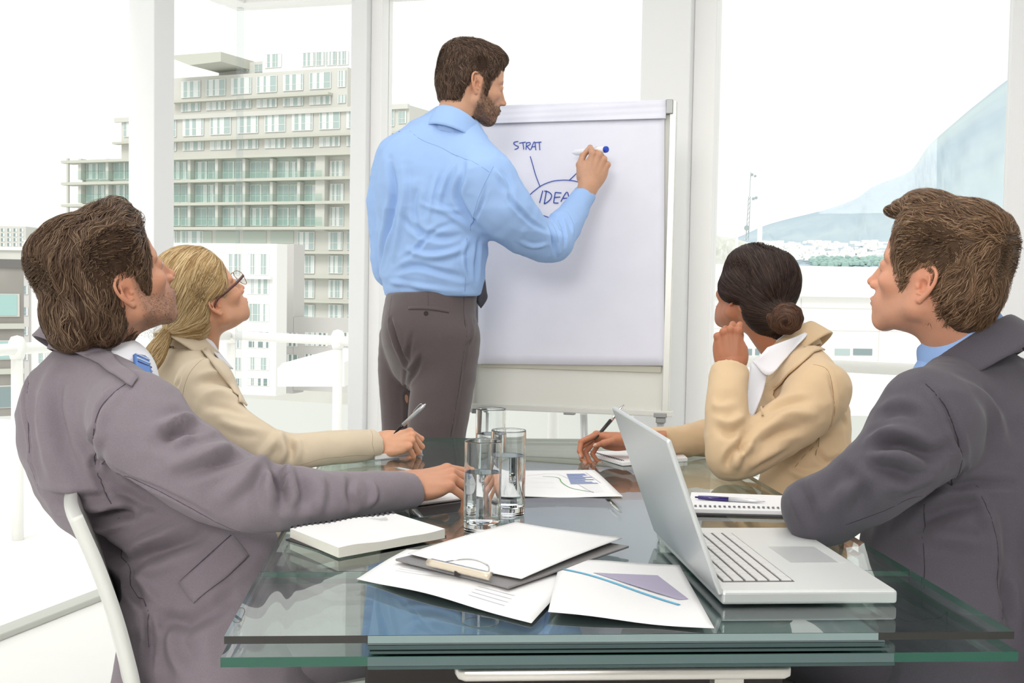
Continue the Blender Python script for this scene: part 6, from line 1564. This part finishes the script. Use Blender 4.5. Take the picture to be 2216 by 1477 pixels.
BN = [(.030, .013, .009), (.06, .03, .02), (.11, .055, .035), (.17, .09, .055)]
hrB = make_hair(hfB, frB, womB, DK, dirB, 7500, 8.0, .06, off=.12, lift=.0, curl=.05, clump=.05, seg=10, basecol=DK[1], seed=17, more=[(place(Vb, frB), Fb, np.array(BN[0])), (place(HVb, frB), HFb, hair_colors(shb, BN))])
FBv = np.array([math.cos(math.radians(150)), math.sin(math.radians(150)), 0]); LBv = np.array([-FBv[1], FBv[0], 0])
s = Sculpt(.0048)
s.tube([(1725, 800, 2.84, 52), (1734, 836, 2.80, 82), (1742, 900, 2.76, 93), (1748, 980, 2.74, 92), (1740, 1060, 2.73, 96), (1730, 1150, 2.72, 110)], .03, 4, flat=(LBv, 1.25))
s.tube([(1672, 815, 2.92, 36), (1718, 792, 2.86, 36), (1750, 805, 2.74, 46), (1770, 842, 2.64, 62)], .05, 4)
s.tube([(1772, 850, 2.63, 66), (1735, 895, 2.59, 64), (1680, 935, 2.55, 60), (1625, 970, 2.51, 57), (1585, 985, 2.49, 52)], .03, 4)
s.tube([(1582, 984, 2.49, 51), (1573, 930, 2.51, 50), (1574, 870, 2.54, 45), (1578, 820, 2.58, 41), (1579, 792, 2.60, 39)], .02, 4)
s.scut(P(1579, 798, 2.595), P(1579, 790, 2.60)-P(1577, 820, 2.58)+np.array([0, .0, 0]), .06)
s.tube([(1640, 850, 2.95, 50), (1580, 930, 2.95, 46), (1510, 950, 2.89, 38), (1440, 953, 2.83, 31), (1392, 950, 2.79, 28)], .02, 4)
s.scut(P(1397, 950, 2.79), P(1392, 950, 2.79)-P(1420, 951, 2.81), .05)
s.tube([(1708, 690, 2.84, 40), (1718, 780, 2.84, 40)], .004, 2, sub=True)
s.tube([(1628, 800, 2.68, 22), (1622, 880, 2.62, 18)], .006, 2, sub=True)
fB = s.field()
fdB = [([(1790, 800), (1803, 850), (1800, 920), (1770, 980)], .005, -.005), ([(1660, 890), (1700, 870), (1750, 865)], .010, -.009), ([(1650, 930), (1700, 900), (1760, 895)], .010, .009), ([(1640, 960), (1690, 935), (1740, 925)], .009, -.008), ([(1600, 985), (1610, 950), (1625, 930)], .008, -.012), ([(1590, 1015), (1600, 985), (1620, 960)], .008, .009), ([(1570, 1010), (1580, 985), (1600, 965)], .007, -.007), ([(1560, 930), (1585, 940), (1612, 925)], .009, -.007), ([(1550, 905), (1580, 915), (1610, 900)], .009, .007), ([(1620, 1010), (1660, 985), (1710, 960)], .009, .006),
 ([(1760, 975), (1790, 1000), (1820, 990)], .008, -.007), ([(1700, 1010), (1740, 1030), (1790, 1020)], .008, .006), ([(1820, 850), (1828, 900), (1835, 950)], .008, .004), ([(1540, 870), (1560, 880), (1590, 870)], .008, .004)]
jkB = garment('jacket', fB, fdB, m_beige, womB, noise=(.0025, 11), seed=41, ridge=.0025)
seam(fB, [(1760, 788), (1790, 800), (1803, 850), (1800, 920), (1765, 985)], m_beiged, jkB, .0009, -.001); seam(fB, [(1798, 900), (1770, 950), (1720, 1010)], m_beiged, jkB, .0007, -.0005)
ring_collar('collar', at_neck(1718, 758, frB, nkB), rotm(152, -30, 0), m_beige, jkB, lambda p: [(.064, -.015), (.064, .024-.010*math.cos(p)), (.070, .030-.010*math.cos(p)), (.086, .004-.012*math.cos(p)), (.098, -.022-.018*math.cos(p))], gap=38, ratio=.98, thick=.004)
onpatch('lapel', fB, [[(1742, 756), (1783, 760)], [(1702, 785), (1740, 785)], [(1664, 830), (1700, 822)], [(1642, 862), (1676, 856)], [(1622, 892), (1650, 902)]], m_beige, jkB, .005, .004)
ring_collar('shirt_collar', at_neck(1708, 752, frB, nkB), rotm(150, -38, 0), m_wshirt, womB, lambda p: [(.054, -.020), (.054, .022-.012*math.cos(p)), (.057, .028-.012*math.cos(p)), (.068, .004-.010*math.cos(p)), (.080, -.018-.042*max(0, math.cos(p)))], gap=34, ratio=.98)
V, F = patch([[P(1660, 752, 2.70), P(1722, 728, 2.74), P(1748, 716, 2.80)], [P(1642, 772, 2.68), P(1700, 762, 2.71), P(1742, 730, 2.76)], [P(1628, 782, 2.68), P(1664, 812, 2.66), P(1704, 768, 2.71)]], .003, 5, 5); mesh_np('shirt_collar_leaf', V, F, m_wshirt, womB)
V, F = patch([[P(1625, 785, 2.72), P(1662, 800, 2.68)], [P(1619, 840, 2.70), P(1650, 850, 2.66)], [P(1616, 895, 2.68), P(1628, 905, 2.64)]], .004, 6, 6); mesh_np('blouse_front', V, F, m_wshirt, womB)
s = Sculpt(.008); HB = P(1730, 1150, 2.73)
for sd in (-1, 1):
    kn = HB+FBv*.42+LBv*sd*.10; s.tube([(*(HB+LBv*sd*.08), .085), (*kn, .06), (*(kn-UP*.25), .05), (*(kn-UP*(kn[2]-.08)), .042)], .02, 3, px=False)
V, F = s.field().mesh(); mesh_np('trousers', smooth_mesh(V, F, 2), F, m_beige, womB)
chair(HB*[1, 1, 0]+FBv*.05, 152, 'white shell chair under the dark-haired woman')
pen('ballpoint_pen', P(1286, 951, 2.745), P(1350, 876, 2.80), m_blackp, m_chrome, 'black pen with a chrome end in the dark-haired woman\'s writing hand', split=.55, r=.0046, up=(.6, -.3, .4))

# ------------------------------------------------------------------ man 2: charcoal suit, right front
SK2 = s2l(206, 150, 122)
m_suit2 = mat('charcoal_suit', s2l(80, 76, 85), .85, weave=.3, bscale=1300, sheen=.12, nscale=600, namt=.10); m_s2d = mat('charcoal_seam', s2l(48, 44, 50), .9)
m_bshirt = mat('sky_shirt', s2l(150, 184, 236), .75, weave=.2, bscale=1500)
fr2 = dict(O=P(2026, 612, 2.0), R=rotm(138, 12, 0), s=.99); nk2 = unplace(P(2096, 790, 2.04), fr2)
H2 = P(2080, 1400, 2.05)
F2v = np.array([math.cos(math.radians(150)), math.sin(math.radians(150)), 0]); L2v = np.array([-F2v[1], F2v[0], 0])
h2f = hand_frame(P(1800, 1040, 2.22), (.5, .8, .1), (-.3, .2, .9), 1.0)
hd2, _, _ = hand_at(h2f, SK2, flex=[(25, 35, 20)]*4, side=-1)
h2g = hand_frame(P(2085, 1288, 2.50), (-.8, .4, -.1), (.1, -.1, 1.), 1.0)
hd2b, _, _ = hand_at(h2g, SK2, flex=[(20, 30, 20)]*4)
man2 = person('person', 'seated man in a charcoal suit with light brown hair, nearest on the right', SK2, dict(beard=.18, beardcol=(.22, .14, .10), neck=tuple(nk2), ear=1.0), fr2, [hd2, hd2b],
    [[W4(2078, 770, 2.04, .05), W4(2100, 950, 2.05, .09), (*H2, .10)], [W4(2090, 830, 2.0, .05), W4(2010, 930, 1.88, .05), W4(1780, 1098, 1.9, .035), (*h2f['O'], .024)]], look=.05)
hp2 = [(9.6, 9.8), (8.6, 8.0), (7.6, 7.3), (6.4, 5.6), (5.8, 3.6), (4.8, 1.6), (4.3, -.6), (2.9, -1.6), (1.9, -.5), (1.3, 1.8), (.4, 3.2), (-1.5, 3.3), (-2.6, 2.0), (-2.9, -.5), (-3.4, -3.0), (-4.6, -5.2), (-6.2, -6.8), (-11, -7.2), (-16, -2), (-16, 17), (9.6, 17)]
def ex2(s):
    s.ell((3.4, 0, 12.0), (5.0, 5.0, 2.8), rotm(0, 4), 1.4); s.ell((7.6, 0, 10.8), (2.6, 3.6, 1.6), rotm(0, 10), 1.0); s.ell((10.0, .6, 10.2), (1.0, 2.2, .6), rotm(0, 20), .6)
    s.ell((-3.6, 0, 8.0), (7.0, 7.4, 6.6), None, 2); s.ell((-5.2, 0, .5), (5.2, 6.6, 5.2), None, 2)
hf2 = hair_field(hp2, lambda x, y, z: .65+1.3*np.clip((z-2)/7, 0, 1)+.3*np.clip((-x-2)/6, 0, 1), ex2, neck=tuple(nk2))
def dir2(Q):
    top = np.clip((Q[:, 2]-6.5)/4, 0, 1)[:, None]; cr = Q-np.array([-7, 0, 10]); cr = cr/np.maximum(np.linalg.norm(cr, axis=1, keepdims=True), .5)
    return top*(cr+np.array([.8, 0, .5]))+(1-top)*(np.array([.55, 0, -1.])+.4*cr)
make_hair(hf2, fr2, man2, [(.065, .033, .017), (.12, .066, .036), (.20, .118, .066), (.34, .22, .135)], dir2, 9000, 2.8, .055, off=.35, lift=.8, keepf=lambda v: v[:, 2] > -4.8, curl=.5, clump=.35, seg=8, basecol=(.075, .043, .024), seed=23)
s = Sculpt(.005)
s.tube([(2105, 850, 2.05, 96), (2125, 890, 2.05, 136), (2125, 950, 2.05, 168), (2105, 1050, 2.05, 184), (2078, 1150, 2.05, 196), (2068, 1250, 2.05, 200), (2075, 1350, 2.05, 205), (2080, 1480, 2.05, 215)], .04, 4, flat=(L2v, 1.25))
s.tube([(2180, 845, 2.24, 75), (2115, 828, 2.08, 62), (2062, 855, 1.97, 80), (2012, 905, 1.89, 98)], .06, 4)
s.tube([(2010, 915, 1.88, 108), (1950, 985, 1.86, 98), (1880, 1045, 1.86, 86), (1815, 1085, 1.875, 76), (1772, 1103, 1.885, 66)], .035, 4)
s.tube([(1776, 1105, 1.885, 64), (1752, 1098, 1.91, 56), (1742, 1088, 1.98, 46), (1765, 1070, 2.08, 40), (1800, 1045, 2.18, 36)], .03, 4)
s.tube([(2190, 862, 2.24, 74), (2235, 1040, 2.30, 60), (2215, 1160, 2.36, 54), (2160, 1240, 2.42, 46), (2090, 1286, 2.49, 34)], .03, 4)
s.scut(P(1795, 1048, 2.165), P(1800, 1045, 2.18)-P(1765, 1070, 2.08), .06)
s.tube([(2060, 700, 2.04, 66), (2082, 790, 2.04, 64)], .004, 2, sub=True)
f2 = s.field(lo=np.array([-2, 1.4, .38]))
fd2 = [([(2000, 830), (2045, 880), (2072, 950), (2078, 1020), (2060, 1045)], .005, -.006), ([(1900, 965), (1950, 960), (2010, 985), (2050, 970)], .010, -.012), ([(1895, 990), (1950, 985), (2000, 1010)], .010, .010), ([(1880, 950), (1930, 935), (1985, 950)], .009, .007), ([(1870, 1010), (1920, 1010), (1980, 1040)], .010, -.007), ([(1780, 1120), (1820, 1080), (1870, 1030)], .013, .006), ([(1730, 1040), (1740, 1080), (1760, 1130)], .010, -.006), ([(1830, 1020), (1860, 1060), (1850, 1110)], .012, -.006), ([(1900, 1060), (1960, 1050), (2030, 1020)], .010, .006),
 ([(1905, 900), (1950, 890), (1990, 905)], .010, -.006), ([(2090, 830), (2150, 900), (2180, 1000)], .014, .006), ([(1990, 1130), (2050, 1100), (2130, 1090)], .012, -.009), ([(1990, 1170), (2060, 1160), (2140, 1180)], .014, .007), ([(2050, 1060), (2110, 1045), (2200, 1048)], .007, -.006), ([(2110, 1060), (2150, 1150), (2160, 1250)], .012, .006), ([(1900, 1230), (1960, 1260), (2050, 1330)], .016, .006), ([(2170, 1240), (2180, 1300), (2190, 1360)], .01, -.008)]
jk2 = garment('jacket', f2, fd2, m_suit2, man2, noise=(.003, 9), seed=51, ridge=.0032, fs=1.9)
seam(f2, [(2003, 830), (2045, 878), (2073, 950), (2079, 1010), (2060, 1048)], m_s2d, jk2, .0011, -.003); seam(f2, [(2000, 1090), (1998, 1150), (2000, 1250), (2005, 1340)], m_s2d, jk2, .0008, -.001); seam(f2, [(2112, 1050), (2145, 1120), (2160, 1200), (2170, 1340)], m_s2d, jk2, .0008, -.001)
seam(f2, [(2060, 1050), (1980, 1075), (1900, 1110), (1830, 1135)], m_s2d, jk2, .0007, -.001)
ring_collar('collar', at_neck(2098, 768, fr2, nk2), rotm(150, -25, 0), m_suit2, jk2, lambda p: [(.078, -.025), (.079, .012-.014*math.cos(p)), (.086, .020-.016*math.cos(p)), (.104, -.006-.018*math.cos(p)), (.120, -.036-.020*math.cos(p)-.03*max(0, math.cos(p))**2)], gap=58, ratio=.98, thick=.004)
ring_collar('shirt_collar', at_neck(2086, 754, fr2, nk2), rotm(148, -25, 0), m_bshirt, man2, lambda p: [(.066, -.035), (.066, .032-.012*math.cos(p)), (.070, .038-.012*math.cos(p)), (.078, .010-.008*math.cos(p)), (.084, -.020-.020*max(0, math.cos(p)))], gap=14, ratio=.95)
s = Sculpt(.006); s.tube([(2070, 790, 2.03, 75), (2040, 860, 2.03, 85)], .02, 2); V, F = s.field().mesh(); mesh_np('shirt_front', V, F, m_bshirt, man2)
s = Sculpt(.008)
for sd in (-1, 1):
    kn = H2+F2v*.41+L2v*sd*.11; s.tube([(*(H2+L2v*sd*.09), .098), (*((H2+kn)/2+L2v*sd*.04), .085), (*kn, .063), (*(kn-UP*.25), .055), (*(kn-UP*(kn[2]-.10)), .05)], .02, 3, px=False)
V, F = s.field().mesh(); mesh_np('trousers', smooth_mesh(V, F, 2), F, m_suit2, man2)
for sd in (-1, 1):
    q = (H2+F2v*.44+L2v*sd*.11)*[1, 1, 0]; s_ = Sculpt(.007); s_.tube([(*(q-F2v*.06+UP*.05), .038), (*(q+F2v*.04+UP*.045), .042), (*(q+F2v*.17+UP*.035), .033)], .02, 3, px=False); s_.cut(q+UP*.004, (0, 0, -1)); V, F = s_.field().mesh(); mesh_np('shoe', V, F, m_black, man2)
chair(H2*[1, 1, 0]+F2v*.09, 158, 'white shell chair under the man in the charcoal suit, at the right edge')
